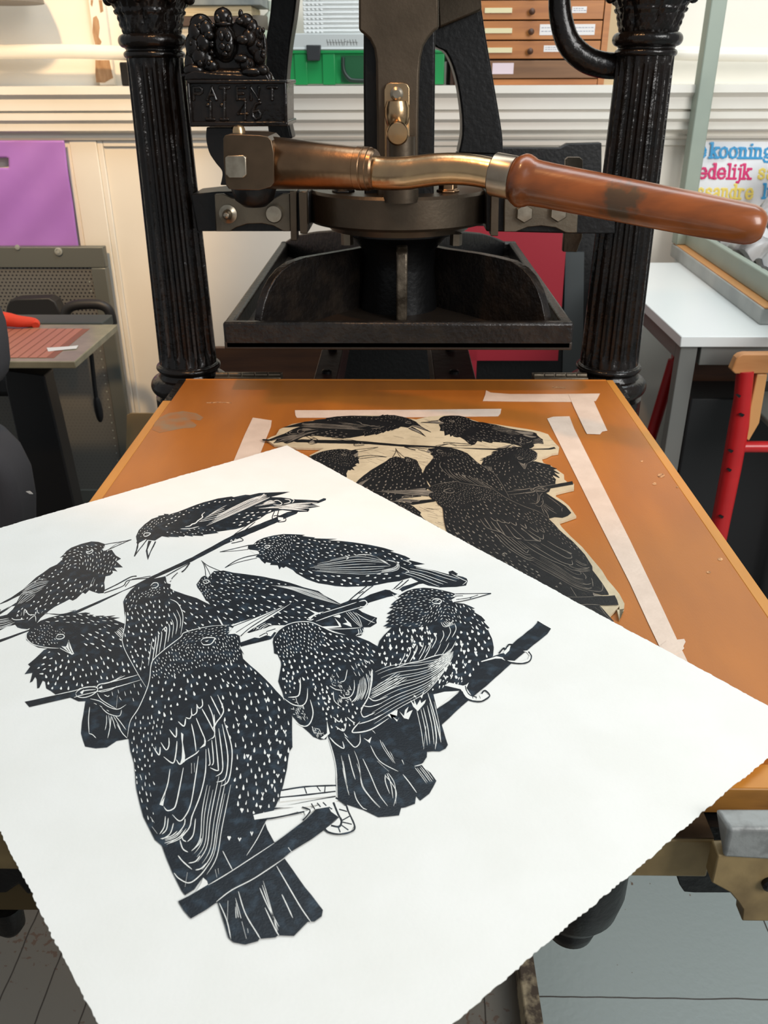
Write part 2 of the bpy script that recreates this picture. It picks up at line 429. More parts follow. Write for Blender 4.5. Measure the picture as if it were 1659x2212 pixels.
# guide beams between columns and piston, each with a waisted plate and bolts
def beam(pxl, plate, bolts, dome):
    bo = obj('guide_beam', prism_px(pxl, 1.272, 0.075), M_blackdull, press, bevel=0.002)
    obj('waisted_plate', prism_px(plate, 1.262, 0.0098), M_steel, bo, bevel=0.0012, label='browned steel plate with scooped top and bottom')
    for i, (u, v, rr) in enumerate(bolts):
        c = P(u, v, 1.262); r = rr * 1.22 / FPX
        if dome and i == 0:
            bb = B().lathe([(r, 0.0), (r, -0.0025), (r * 0.75, -0.004), (r * 0.55, -0.006), (r * 0.5, -0.012), (r * 0.3, -0.0165), (0.001, -0.018)], c, 'Y', 28)
        else:
            bb = B().lathe([(r, 0.0), (r, -0.006), (r * 0.86, -0.0085), (r * 0.2, -0.009), (0.001, -0.009)], c, 'Y', 6 if not dome else 28)
        obj('bolt', bb, M_bolt, bo, smooth=True, sharp=30)
beam([(412, 420), (470, 414), (668, 412), (668, 500), (425, 500)],
     [(463, 420), (482, 419), (500, 428), (530, 434), (560, 435), (590, 430), (610, 419), (626, 418), (628, 500), (612, 500), (590, 488), (565, 483), (535, 484), (510, 492), (498, 500), (466, 500)],
     [(493, 462, 19), (593, 461, 19)], True)
beam([(1050, 412), (1235, 412), (1255, 420), (1330, 420), (1330, 505), (1250, 505), (1050, 500)],
     [(1090, 420), (1110, 418), (1140, 430), (1180, 434), (1215, 428), (1235, 418), (1251, 418), (1247, 503), (1222, 503), (1200, 492), (1170, 488), (1140, 491), (1118, 500), (1088, 500)],
     [(1132, 460, 20), (1205, 458, 20)], False)
obj('steel_strap', prism_px([(1222, 345), (1228, 340), (1254, 340), (1259, 346), (1258, 512), (1246, 545), (1216, 544), (1218, 512)], 1.39, 0.012), M_steel, press, bevel=0.001)
obj('slide_post', prism_px([(626, 412), (640, 412), (641, 520), (628, 520)], 1.256, 0.03).prism([P(u, v, 1.25) for u, v in ((645, 414), (662, 413), (664, 505), (648, 505))], (0, 0.04, 0)), M_steeldark, press, bevel=0.001)
obj('slide_post', prism_px([(1062, 412), (1078, 412), (1076, 510), (1060, 510)], 1.256, 0.03), M_steeldark, press, bevel=0.001)

# piston: dark box, bronzed front plate, brass link
obj('piston_box', prism_px([(786, -160), (941, -160), (940, 160), (937, 432), (787, 432), (785, 160)], 1.275, 0.09), M_blackdull, press, bevel=0.003)
fp = [(774, -160), (948, -160), (948, 62), (940, 66), (926, 82), (915, 100), (909, 125), (906, 160), (904, 250), (903, 432), (815, 432), (814, 250), (812, 130), (808, 105), (798, 85), (784, 72), (775, 66)]
plate = obj('front_plate', prism_px(fp, 1.252, 0.0225), M_steeldark, press, bevel=0.003)
lk = obj('brass_link', prism_px([(830, 190), (834, 182), (845, 178), (870, 178), (880, 181), (885, 190), (885, 435), (832, 435)], 1.2455, 0.006), M_brass, plate, bevel=0.0012, label='brass strap down the front of the plate')
c = P(857, 203, 1.245); obj('bolt', B().lathe([(0.0085, 0), (0.0085, -0.002), (0.0072, -0.003), (0.0072, -0.007), (0.005, -0.0085), (0.0005, -0.0085)], c, 'Y', 24), M_bolt, plate, smooth=True, sharp=30)
kn = B()
c1 = P(858, 240, 1.243); c2 = P(859, 288, 1.205)
kn.lathe([(0.0, 0.014), (0.014, 0.012), (0.0165, 0.004), (0.0165, -0.006), (0.015, -0.014), (0.011, -0.02), (0.0, -0.02)][::-1], c1, 'Z', 28)
kn.lathe([(0.0005, -0.007), (0.0125, -0.0065), (0.0145, -0.004), (0.0145, 0.004), (0.0135, 0.009), (0.0135, 0.03), (0.009, 0.036)], c2, 'Y', 32)
obj('joint_knuckle', kn, M_brass, plate, smooth=True, sharp=40)
obj('lower_link', B().lathe([(0.024, 1.118), (0.024, 1.135), (0.019, 1.14), (0.019, 1.20)], (P(866, 400, 1.25).x, 1.235, 0), 'Z', 28), M_steeldark, press, smooth=True, sharp=35)

# curved iron arms behind the piston
def arm(l, r, y, d, nm='toggle_arm', m=M_blackdull):
    a = smoothpath([P(u, v, y) for u, v in l], 5); b_ = smoothpath([P(u, v, y) for u, v in r], 5)
    return obj(nm, B().prism(a + b_[::-1], (0, d, 0)), m, press, bevel=0.003)
arm([(592, -120), (584, 20), (570, 110), (566, 180), (575, 250), (582, 300)], [(652, -120), (638, 20), (626, 100), (619, 180), (622, 250), (632, 300)], 1.42, 0.05)
arm([(930, -60), (930, 82), (964, 115), (984, 165), (996, 235), (998, 290), (990, 332)], [(1030, -60), (1040, 15), (1050, 80), (1062, 150), (1074, 220), (1085, 290), (1087, 335)], 1.40, 0.06)
obj('toggle_arm_collar', prism_px([(940, -100), (1032, -100), (1041, 22), (1010, 36), (948, 62)], 1.385, 0.07), M_steeldark, press, bevel=0.003)
tb = smoothpath([P(u, v, 1.33) for u, v in ((1208, -150), (1208, -20), (1212, 40), (1228, 92), (1262, 126), (1300, 140), (1345, 143))], 6)
obj('branch_bracket', B().tube(tb, [0.0135 + 0.003 * min(1, i / 20) for i in range(len(tb))], 18), M_black, press, smooth=True)
arm([(446, 275), (445, 300), (452, 330), (466, 352), (480, 372), (476, 400)], [(500, 275), (520, 300), (520, 340), (520, 372), (520, 385), (520, 400)], 1.245, 0.05, 'bracket_scroll', M_black)

# maker's box with raised writing, and the coat of arms on it
yb = 1.215
box = obj('plaque_box', prism_px([(404, 180), (617, 176), (618, 270), (412, 271)], yb, 0.095), M_black, press, bevel=0.002)
rim = B()
for q in ([(402, 172), (620, 172), (620, 181), (403, 181)], [(409, 263), (621, 262), (622, 273), (410, 274)], [(402, 178), (409, 178), (416, 268), (410, 270)], [(612, 176), (619, 176), (621, 268), (614, 268)]):
    rim.prism([P(u, v, yb - 0.006) for u, v in q], (0, 0.107, 0) if q[0][1] in (172, 263) else (0, 0.007, 0))
obj('raised_border', rim, M_black, box, bevel=0.0016)
SEG = {'P': [[(0, 0), (0, 1), (.55, 1), (.75, .85), (.75, .62), (.55, .48), (0, .48)]], 'A': [[(0, 0), (.4, 1), (.8, 0)], [(.18, .38), (.62, .38)]], 'T': [[(0, 1), (.8, 1)], [(.4, 1), (.4, 0)]],
       'E': [[(.7, 0), (0, 0), (0, 1), (.7, 1)], [(0, .5), (.55, .5)]], 'N': [[(0, 0), (0, 1), (.7, 0), (.7, 1)]],
       '1': [[(.15, .8), (.4, 1), (.4, 0)], [(.1, 0), (.7, 0)]], '4': [[(.6, 0), (.6, 1), (0, .32), (.8, .32)]], '6': [[(.65, .95), (.3, .85), (.05, .5), (.05, .2), (.3, 0), (.6, .1), (.68, .3), (.5, .5), (.1, .42)]]}
lt = B()
def raised(ch, u, v, wpx, hpx, r):
    for s in SEG[ch]:
        pts = [P(u + x * wpx, v - yy * hpx, yb - 0.0015) for x, yy in s]
        lt.tube(pts, r, 8)
        for p in pts: lt.ball(p, r, 8, 6)
for ch, u in zip('PATENT', (418, 448, 475, 512, 542, 578)): raised(ch, u, 215, 24, 26, 0.0021)
for ch, u in zip('1146', (444, 474, 514, 545)): raised(ch, u, 258, 26, 38, 0.0021)
obj('raised_lettering', lt, M_black, box, smooth=True)
cr = B(); yo = 1.235; K = 1.2 / FPX
def bl(u, v, ru, rv, dy=0.0, rd=None):
    cr.ball(P(u, v, yo + dy), (ru * K, (rd or min(ru, rv)) * K, rv * K), 16, 12)
# shield, crown, lion and unicorn
bl(485, 92, 26, 36, 0, 12); bl(485, 92, 21, 30, -0.006, 10); bl(478, 78, 6, 9, -0.013, 5); bl(492, 80, 6, 8, -0.013, 5); bl(480, 100, 7, 7, -0.013, 5); bl(493, 104, 6, 8, -0.013, 5); bl(486, 116, 7, 6, -0.011, 5)
bl(482, 36, 18, 16, 0, 14); bl(482, 22, 6, 6, 0, 6); bl(470, 40, 7, 9, -0.008, 7); bl(496, 42, 6, 9, -0.006, 7); bl(483, 52, 19, 6, -0.004, 12)
bl(434, 52, 22, 18, 0, 15); bl(446, 62, 13, 16, -0.008, 12); bl(424, 70, 16, 20, -0.002, 14); bl(420, 100, 18, 26, 0.0, 15); bl(440, 92, 14, 16, -0.008, 10); bl(452, 76, 10, 8, -0.012, 8); bl(432, 122, 16, 18, -0.004, 12); bl(414, 136, 14, 20, 0.002, 12); bl(446, 128, 14, 18, -0.002, 10); bl(420, 152, 22, 13, -0.002, 14); bl(456, 142, 14, 12, -0.004, 9)
bl(532, 45, 15, 13, 0, 12); bl(518, 46, 9, 7, -0.006, 7); bl(520, 30, 5, 8, 0, 4); bl(545, 60, 13, 16, 0, 11); bl(558, 72, 11, 13, 0, 9); bl(538, 82, 14, 16, -0.006, 11); bl(524, 86, 13, 9, -0.012, 8); bl(550, 100, 16, 18, 0, 12); bl(560, 120, 13, 18, 0, 11); bl(520, 126, 14, 8, -0.010, 7); bl(534, 140, 15, 15, -0.004, 10); bl(545, 156, 22, 9, -0.010, 9); bl(568, 152, 12, 10, -0.010, 9); bl(580, 168, 8, 12, -0.004, 8)
bl(490, 140, 40, 18, 0.004, 8); bl(490, 162, 92, 12, 0.0, 14); bl(572, 100, 4, 22, 0.006, 4)
for i in range(26):
    a = random.random(); side = random.choice((-1, 1))
    bl((434 if side < 0 else 545) + random.uniform(-24, 26), random.uniform(50, 150), random.uniform(3, 6), random.uniform(4, 8), -0.009, 5)
cr.prism([P(u_, v_, yo + 0.004) for u_, v_ in ((402, 172), (398, 135), (406, 90), (412, 58), (428, 42), (448, 46), (462, 56), (466, 34), (480, 22), (496, 30), (502, 52), (512, 44), (518, 28), (526, 38), (545, 50), (560, 66), (570, 90), (574, 120), (572, 140), (584, 172))], (0, 0.012, 0))
orn = obj('coat_of_arms', cr, M_black, box, smooth=True, sharp=80)
obj('scroll_plinth', prism_px([(398, 174), (400, 160), (420, 152), (470, 158), (520, 160), (575, 158), (584, 174)], yo - 0.012, 0.05), M_black, box, bevel=0.002)

# round pressure plate with bolts on top
cxp, cyp = P(862, 450, 1.36).x, 1.362
zt, zb = 1.124, 1.078
disc = obj('pressure_disc', B().lathe([(0.02, 1.066), (0.105, 1.066), (0.108, zb), (0.134, zb), (0.1375, zb + 0.004), (0.1375, zt - 0.004), (0.134, zt), (0.02, zt)], (cxp, cyp, 0), 'Z', 96), M_steeldark, press, smooth=True, sharp=30)
for u, v, yy in ((967, 432, 1.29), (742, 428, 1.29)):
    c = P(u, v, yy); c.z = zt
    obj('disc_bolt', B().lathe([(0.0165, 0), (0.0165, 0.003), (0.0135, 0.004), (0.0135, 0.020), (0.011, 0.022), (0.0005, 0.022)], c, 'Z', 6), M_brassdk if u > 900 else M_blackdull, disc, bevel=0.001)

# platen
PX0, PX1, PY0, PY1, PZ0, PZ1 = -0.245, 0.2445, 1.181, 1.85, 0.926, 0.965
t = 0.016
pb = B()
outer = [(PX0, PY0), (PX1, PY0), (PX1, PY1), (PX0, PY1)]
pb.box((PX0, PY0, PZ0), (PX1, PY1, PZ0 + 0.012))
pl = obj('platen', pb, M_umber, press, bevel=0.002)
for y0_ in (PY0, PY1 - t):
    obj('platen_rim', B().box((PX0, y0_, PZ0), (PX1, y0_ + t, PZ1)), M_platen, pl, bevel=0.004, segs=3)
for x in (PX0, PX1 - t):
    obj('platen_rim', B().box((x, PY0 + t * 0.6, PZ0), (x + t, PY1 - t * 0.6, PZ1 - 0.001)), M_platen, pl, bevel=0.004, segs=3)
hx, hy_ = cxp, 1.46
obj('platen_hub', B().lathe([(0.062, PZ0 + 0.01), (0.056, 1.0), (0.058, 1.03), (0.075, 1.05), (0.098, 1.058), (0.098, 1.067)], (hx, hy_ - 0.07, 0), 'Z', 64), M_blackdull, pl, smooth=True, sharp=40)
def rib(foot, px, th, m):
    "radial rib standing in the vertical plane through the hub and its foot; px = its top edge as seen"
    a = Vector((hx, hy_, 0)); e = Vector((foot[0], foot[1], 0)); d = (e - a).normalized(); n = Vector((-d.y, d.x, 0))
    if n.y > 0: n = -n
    prof = []
    for u, v in px:
        r = ray(u, v); t_ = (a - CAM).dot(n) / r.dot(n); prof.append(CAM + r * t_)
    prof = [Vector((a.x, a.y, PZ0 + 0.01)), Vector((a.x, a.y, prof[0].z))] + prof + [Vector((prof[-1].x, prof[-1].y, PZ0 + 0.01))]
    return obj('platen_rib', B().prism(prof, -n * th), m, pl, bevel=0.0035, segs=3)
q = PZ(560, 690, 0.962); rib((q.x, q.y), [(770, 538), (700, 550), (660, 557), (632, 567), (610, 583), (594, 602), (580, 627), (570, 655), (563, 690)], 0.014, M_platen)
q = PZ(1178, 690, 0.962); rib((q.x, q.y), [(960, 538), (1030, 548), (1070, 556), (1104, 565), (1128, 580), (1146, 600), (1160, 625), (1170, 655), (1177, 690)], 0.014, M_platen)
q = PZ(612, 522, 0.965); rib((q.x, q.y), [(790, 497), (720, 497), (680, 500), (650, 505), (630, 512), (614, 522)], 0.014, M_blackdull)
q = PZ(1094, 522, 0.965); rib((q.x, q.y), [(930, 497), (1010, 500), (1040, 503), (1065, 510), (1080, 516), (1093, 522)], 0.014, M_blackdull)
yf = PZ(868, 692, 0.94).y
fr_ = [(hy_, 1.0), (yf + 0.03, P(868, 528, yf + 0.03).z), (yf + 0.012, P(868, 534, yf + 0.012).z), (yf + 0.003, P(868, 546, yf + 0.003).z), (yf, P(868, 565, yf).z), (yf, 0.938)]
xr0 = P(856, 640, yf).x
obj('platen_rib', B().prism([Vector((xr0, hy_, 0.938))] + [Vector((xr0, y_, z_)) for y_, z_ in fr_], (0.0165, 0, 0)), mat('worn_lit_rib', (0.20, 0.16, 0.115, 1), 0.36, metal=0.6, var=(0.06, 0.045, 0.03, 1), vscale=45, bump=0.3, bscale=120), pl, bevel=0.003, segs=3, label='front rib of worn metal, coloured brighter for its lit edge')  # metal lightened to carry the gleam on the rib's front edge
for u, v, yy in ((750, 516, 1.3), (985, 517, 1.3)):
    c = P(u, v, yy)
    obj('platen_nut', B().lathe([(0.009, -0.008), (0.009, 0.008), (0.006, 0.010)], c, 'Z', 6), M_steel, pl)

# bar handle: clevis, socket, bent rod, ferrule, wooden grip
piv = Vector(P(535, 352, 1.125))
hd = obj('bar_clevis', prism_px([(482, 300), (486, 292), (500, 290), (560, 292), (578, 295), (587, 304), (592, 330), (592, 395), (585, 404), (560, 411), (515, 411), (494, 408), (488, 400), (483, 350)], 1.066, 0.078), mat('brown_fork_steel', (0.13, 0.088, 0.055, 1), 0.36, metal=0.9, var=(0.08, 0.055, 0.035, 1), vscale=20), press, bevel=0.004, segs=3, label='dark brass fork at the hinge end of the bar')
obj('pivot_block', prism_px([(486, 340), (492, 336), (526, 335), (532, 340), (533, 378), (527, 384), (492, 384), (487, 378)], 1.061, 0.02), M_bolt, hd, bevel=0.002, segs=3)
obj('pivot_pin', B().lathe([(0.0075, -0.01), (0.0075, 0.006), (0.006, 0.0095), (0.003, 0.011), (0.0003, 0.0115)], P(517, 292, 1.105), 'Z', 20), M_brass, hd, smooth=True, sharp=40)
obj('pivot_shade', B().lathe([(0.014, -0.024), (0.024, -0.016), (0.028, -0.004), (0.028, 0.006)], P(548, 402, 1.135), 'Z', 32), M_blackdull, hd, smooth=True, sharp=40)  # black dome standing in for the shadow under the fork
def axis_lathe(prof, a, b_, seg=40):
    "prof [(fraction along a->b, radius)]"
    a = Vector(a); b_ = Vector(b_)
    return B().tube([a + (b_ - a) * t_ for t_, r in prof], [r for t_, r in prof], seg)
ya, yb2, yc_, yd, ye = 1.105, 1.06, 1.035, 0.995, 0.90
k = lambda px, y_: px * (y_ * 0.90) / FPX
a = P(572, 351, ya); b_ = P(812, 366, yb2)
obj('bar_socket', axis_lathe([(0, k(51, ya)), (0.04, k(55, ya)), (0.84, k(45, 1.07)), (0.845, k(46.5, 1.07)), (0.895, k(46, 1.07)), (0.90, k(44.5, 1.07)), (0.91, k(44.5, 1.07)), (0.915, k(46, 1.07)), (0.95, k(45.5, 1.07)), (0.955, k(43.5, 1.07)), (0.985, k(42, 1.07)), (1.0, k(38, 1.07))], a, b_), M_brassdk, hd, smooth=True, sharp=30)
rod = smoothpath([P(795, 370, 1.066), P(830, 375, 1.058), P(870, 375, 1.048), P(905, 371, 1.042), P(945, 366, 1.034), P(985, 365, 1.026), P(1030, 369, 1.016), P(1095, 382, 1.0)], 7)
n = len(rod); 
obj('bar_rod', B().tube(rod, [k(36.5 - 4.5 * i / n, 1.04) for i in range(n)], 32), M_brass, hd, smooth=True)
obj('bar_ferrule', axis_lathe([(0, k(33, 1.0)), (0.015, k(45, 1.0)), (0.06, k(46.5, 1.0)), (0.9, k(46.5, 1.0)), (0.97, k(45.5, 1.0)), (1.0, k(40, 1.0))], P(1066, 376, 1.006), P(1112, 385, 0.994)), mat('ferrule_steel', (0.40, 0.33, 0.25, 1), 0.3, metal=1.0, var=(0.3, 0.24, 0.18, 1), vscale=40), hd, smooth=True, sharp=30)
ga = P(1106, 386, 0.994); ge = P(1652, 492, 0.885)
nt_ = M_grip.node_tree; tc_ = nt_.nodes.new('ShaderNodeTexCoord'); ds_ = nt_.nodes.new('ShaderNodeVectorMath'); ds_.operation = 'DISTANCE'
stain_at = P(1342, 437, 0.928); ds_.inputs[1].default_value = stain_at; nt_.links.new(tc_.outputs['Object'], ds_.inputs[0])
nz_ = nt_.nodes.new('ShaderNodeTexNoise'); nz_.inputs['Scale'].default_value = 90; nt_.links.new(tc_.outputs['Object'], nz_.inputs['Vector'])
ad_ = nt_.nodes.new('ShaderNodeMath'); ad_.operation = 'MULTIPLY_ADD'; nt_.links.new(nz_.outputs['Fac'], ad_.inputs[0]); ad_.inputs[1].default_value = 0.034; nt_.links.new(ds_.outputs['Value'], ad_.inputs[2])
mr_ = nt_.nodes.new('ShaderNodeMapRange'); nt_.links.new(ad_.outputs[0], mr_.inputs['Value']); mr_.inputs['From Min'].default_value = 0.030; mr_.inputs['From Max'].default_value = 0.040; mr_.inputs['To Min'].default_value = 0.92; mr_.inputs['To Max'].default_value = 0.0
mx_ = nt_.nodes.new('ShaderNodeMix'); mx_.data_type = 'RGBA'; nt_.links.new(mr_.outputs[0], mx_.inputs['Factor']); mx_.inputs['B'].default_value = rgb(70, 54, 36)
pb_ = nt_.nodes['Principled BSDF']; nt_.links.new(pb_.inputs['Base Color'].links[0].from_socket, mx_.inputs['A']); nt_.links.new(mx_.outputs['Result'], pb_.inputs['Base Color'])
gp = [(0, 0.016), (0.004, k(45, .99)), (0.022, k(52, .99)), (0.04, k(57, .99)), (0.058, k(57.5, .98)), (0.075, k(54, .98)), (0.09, k(50.5, .97)), (0.11, k(49.5, .97)), (0.16, k(48.5, .97)), (0.3, k(48, .96)), (0.5, k(47.5, .94)), (0.75, k(47, .92)), (0.9, k(45.5, .9)), (0.945, k(44, .9)), (0.97, k(40, .89)), (0.985, k(34, .89)), (0.99, k(31, .89)), (1.0, k(24, .89)), (1.004, 0.004)]
grip = obj('wooden_grip', axis_lathe(gp, ga, ge, 48), M_grip, hd, smooth=True, sharp=50, label='polished brown turned wooden grip')

# bed, rails and the parts seen under the front
bed = obj('press_bed', B().box((-0.30, 0.392, 0.805), (0.202, 1.235, 0.838)), [M_bedsteel], press, bevel=0.0015, label='stained steel bed under the wooden board')
obj('bed_ledge', B().box((-0.30, 0.3935, 0.8381), (0.2015, 0.47, 0.8390)), M_bedtop, bed)
for u0, u1 in ((695, 742), (930, 1012)):
    x0, x1 = P(u0, 800, 1.45).x, P(u1, 800, 1.45).x
    rl = B().box((x0, 1.262, 0.79), (x1, 2.0, 0.845))
    obj('bed_rail', rl, mat('oxblood_iron', (0.03, 0.012, 0.010, 1), 0.45, bump=0.2), press, bevel=0.002)
    for q in range(3):
        obj('rail_stud', B().lathe([(0.008, 0), (0.008, 0.004), (0.004, 0.006)], ((x0 + x1) / 2, 1.33 + 0.13 * q, 0.845), 'Z', 14), M_blackdull, press)
obj('rail_tie', B().box((P(735, 770, 1.9).x, 1.93, 0.80), (P(935, 770, 1.9).x, 1.97, 0.858)), MATS['oxblood_iron'], press, bevel=0.002)
obj('shade_backing', B().box((P(735, 790, 2.02).x, 2.02, 0.30), (P(1000, 790, 2.02).x, 2.06, P(800, 740, 2.02).z)), M_blackdull, press, bevel=0.002)  # added black backing that makes the dark between the bed rails
zt_ = 0.874
yfr = PZ(1577, 1791, zt_).y
obj('dark_seam_backing', B().box((0.203, 0.405, 0.806), (0.30, 1.2, 0.836)), M_blackdull, press)  # added black backing for the dark seam at the bed's right end
br = obj('bed_bracket', prism_px([(1551, 1848), (1537, 1907), (1576, 1928), (1594, 1949), (1605, 1966), (1603, 1990), (1760, 1992), (1760, 1846)], yfr + 0.0015, 0.012), M_bedsteel, press, bevel=0.001, label='tan steel bracket under the right front of the bed')
ab = B()
f = [PZ(1577, 1791, zt_), PZ(1760, 1791, zt_), PZ(1760, 1745, zt_), PZ(1543, 1745, zt_)]
h_ = zt_ - P(1600, 1864, yfr).z
low = [Vector((q.x, q.y, zt_ - h_)) for q in f]
low[0] += Vector((-0.0005, 0.0, 0.004)); low[3] += Vector((0.006, 0, 0.012))
ab.add(f + low, [(0, 1, 2, 3), (7, 6, 5, 4), (0, 4, 5, 1), (1, 5, 6, 2), (2, 6, 7, 3), (3, 7, 4, 0)])
obj('end_stop', ab, M_alu, br, bevel=0.0025, segs=3, label='scuffed grey aluminium block')
obj('bracket_bolt', B().lathe([(0.005, 0), (0.005, -0.003), (0.003, -0.004)], P(1662, 1906, yfr + 0.0015), 'Y', 16), M_blackdull, br)
obj('bed_catch', prism_px([(1458, 1880), (1468, 1912), (1478, 1927), (1500, 1929), (1585, 1929), (1590, 1880)], 0.44, 0.03), M_blackdull, press, bevel=0.002)
cdm = PZ(1248, 1880, 0.70)
obj('turned_foot', B().lathe([(0.004, -0.078), (0.012, -0.0765), (0.019, -0.070), (0.0215, -0.060), (0.0205, -0.050), (0.028, -0.045), (0.035, -0.033), (0.039, -0.012), (0.039, 0.02), (0.036, 0.08)], cdm, 'Z', 40), M_blackdull, press, smooth=True, sharp=50)
lbk = obj('bed_bracket', prism_px([(-60, 1846), (70, 1846), (96, 1880), (146, 1945), (142, 1960), (126, 1967), (-60, 1966)], 0.41, 0.014), mat('dim_brown_iron', rgb(82, 66, 36), 0.55, metal=0.3), press, bevel=0.001, label='brown iron bracket under the left front of the bed')
obj('left_stop', prism_px([(-60, 1752), (4, 1757), (12, 1765), (6, 1850), (-60, 1850)], 0.424, 0.006), M_brassdk, lbk, bevel=0.003)
obj('catch_bar', prism_px([(13, 1772), (34, 1790), (38, 1850), (76, 1850), (84, 1858), (82, 1885), (68, 1908), (74, 1930), (60, 1935), (40, 1912), (14, 1930), (-60, 1935), (-60, 1862), (14, 1855), (8, 1820)], 0.405, 0.004), M_blackdull, lbk, bevel=0.002)
obj('catch_peg', B().tube([P(14, 1955, 0.418), P(22, 1996, 0.418), P(25, 2008, 0.418)], [0.0105, 0.0105, 0.007], 20), M_blackdull, lbk, smooth=True, sharp=40)
obj('brass_handle', B().tube([P(-40, 1770, 0.43), P(-4, 1785, 0.428), P(2, 1815, 0.426)], [0.008, 0.008, 0.006], 16), M_brass, lbk, smooth=True)
# ------------------------------------------------------------------ the wooden board on the bed, its tape and hinges
BZ = 0.86
def bxy(u, v): 
    q = PZ(u, v, BZ); return Vector((q.x, q.y, 0))
board = thing('wooden_board', (0.0, 0.83, 0.838), 'orange varnished wooden board with taped guides lying on the bed of the press', 'board')
BL, BR, BF, BK = -0.3345, 0.3255, 0.414, 1.2515
main = B().box((-0.3225, BF + 0.006, 0.8392), (0.3145, BK, BZ))
obj('panel', main, M_board, board, bevel=0.0008)
notch = 1.155
obj('edging_strip', B().box((BL, BF + 0.006, 0.8394), (-0.3225, notch, BZ - 0.0004)), M_edge, board, bevel=0.0008, label='pale wood edging on the left side')
obj('edging_strip', B().box((0.3145, BF + 0.006, 0.8394), (BR, BK, BZ - 0.0002)), M_edge, board, bevel=0.0008, label='pale wood edging on the right side')
obj('front_edging', B().box((BL, BF, 0.8392), (BR, BF + 0.022, BZ + 0.0002)), M_boardfront, board, bevel=0.0008, label='worn front edging strip')
obj('front_edging_top', B().box((BL + 0.001, BF + 0.001, BZ + 0.0002), (BR - 0.001, BF + 0.022, BZ + 0.0006)), M_edge, board)
obj('back_edging', B().box((-0.3225, BK - 0.004, BZ), (0.3145, BK, BZ + 0.0004)), mat('bright_arris_wood', rgb(224, 140, 56), 0.35), board)
obj('steel_edge', B().box((-0.3335, notch + 0.002, 0.842), (-0.3228, BK - 0.002, BZ - 0.001)), M_platen, board)
obj('steel_edge', B().box((0.3258, BK - 0.07, 0.842), (0.335, BK - 0.002, BZ - 0.004)), M_platen, board)
def decal(name, px, m, parent, z, th=0.0003, label=None):
    pts = [PZ(u, v, z) for u, v in px]
    return obj(name, B().prism(pts, (0, 0, -th)), m, parent, label=label)
TP = 'pale masking tape strip '
tapes = [
    ([(637, 886), (700, 886), (900, 885), (1083, 883), (1081, 893), (1076, 899), (900, 901), (700, 902), (641, 902), (638, 897)], 'along the top edge of the block'),
    ([(1048, 853), (1050, 843), (1060, 848), (1100, 851), (1200, 851), (1296, 850), (1292, 858), (1287, 866), (1230, 868), (1100, 867), (1043, 866)], 'lying across near the back right corner'),
    ([(1228, 852), (1276, 851), (1288, 878), (1312, 930), (1301, 932), (1296, 938), (1268, 937), (1264, 930), (1240, 880)], 'short piece running forward near the back right corner'),
    ([(1182, 904), (1195, 900), (1230, 899), (1240, 925), (1300, 1045), (1360, 1165), (1420, 1290), (1462, 1380), (1500, 1460), (1455, 1460), (1400, 1345), (1360, 1258), (1300, 1140), (1240, 1020)], 'long piece down the right side of the block'),
    ([(546, 902), (560, 904), (587, 908), (585, 922), (560, 985), (520, 1080), (470, 1080), (505, 995), (528, 940)], 'down the left side of the block'),
    ([(1440, 1384), (1478, 1380), (1481, 1386), (1476, 1396), (1478, 1400), (1470, 1408), (1440, 1420), (1420, 1400)], 'piece poking out beside the right edge of the paper')]
for i, (px, lb_) in enumerate(tapes):
    decal('masking_tape', px, M_tape, board, BZ + 0.0006 + 0.0003 * (i in (2, 5)), label=TP + lb_)
# dents, paint smears and worn marks
smear = mat('grey_ink_smear', rgb(150, 122, 92), 0.5, var=rgb(168, 108, 58), vscale=50)
decal('ink_smear', [(345, 902), (365, 892), (395, 888), (425, 893), (440, 902), (432, 908), (410, 906), (425, 918), (420, 924), (395, 925), (370, 930), (345, 935), (328, 928), (335, 912)], smear, board, BZ + 0.0002, 0.0001)
for u, v, r in ((1428, 1027, 5), (1414, 1045, 3), (1531, 1236, 3), (1556, 1208, 3.5), (1463, 1052, 2), (1386, 996, 2)):
    decal('dent', [(u + r * 1.6 * math.cos(a * 0.785), v + r * math.sin(a * 0.785)) for a in range(8)], mat('bare_dent', rgb(226, 172, 120), 0.7, var=rgb(120, 70, 30), vscale=300), board, BZ + 0.0003, 0.0001)
decal('scratch', [(445, 869), (470, 868), (500, 869), (500, 871), (470, 870), (447, 871)], mat('bare_dent', (0, 0, 0, 1)), board, BZ + 0.0002, 0.0001)
decal('scratch', [(1192, 835), (1222, 836), (1222, 839), (1194, 838)], mat('bare_dent', (0, 0, 0, 1)), board, BZ + 0.0002, 0.0001)
for u0, u1 in ((466, 608), (1152, 1268)):
    hz_ = 0.863
    a = P(u0, 815, BK + 0.012); b_ = P(u1, 815, BK + 0.012)
    hg = obj('hinge', B().box((a.x, BK + 0.001, hz_ - 0.022), (b_.x, BK + 0.03, hz_ - 0.001)), M_steel, board, bevel=0.0008, label='dull metal hinge on the back edge')
    hb = B()
    for q in range(5):
        w_ = (b_.x - a.x) / 5
        hb.tube([(a.x + w_ * q + 0.001, BK + 0.013, hz_), (a.x + w_ * (q + 1) - 0.001, BK + 0.013, hz_)], 0.0038, 14)
    obj('hinge_barrel', hb, M_steel, hg, smooth=True, sharp=50)
    obj('hinge_screw', B().lathe([(0.004, 0), (0.004, 0.0008), (0.002, 0.0014)], ((a.x + b_.x) / 2 + 0.004, BK + 0.02, hz_ - 0.001), 'Z', 14), M_bolt, hg)
# ------------------------------------------------------------------ things on the ledge
def ledge(u, y): return P(u, 185, y).x
YF = 2.575            # front line of the things on the ledge
def onz(v, y): return P(862, v, y).z
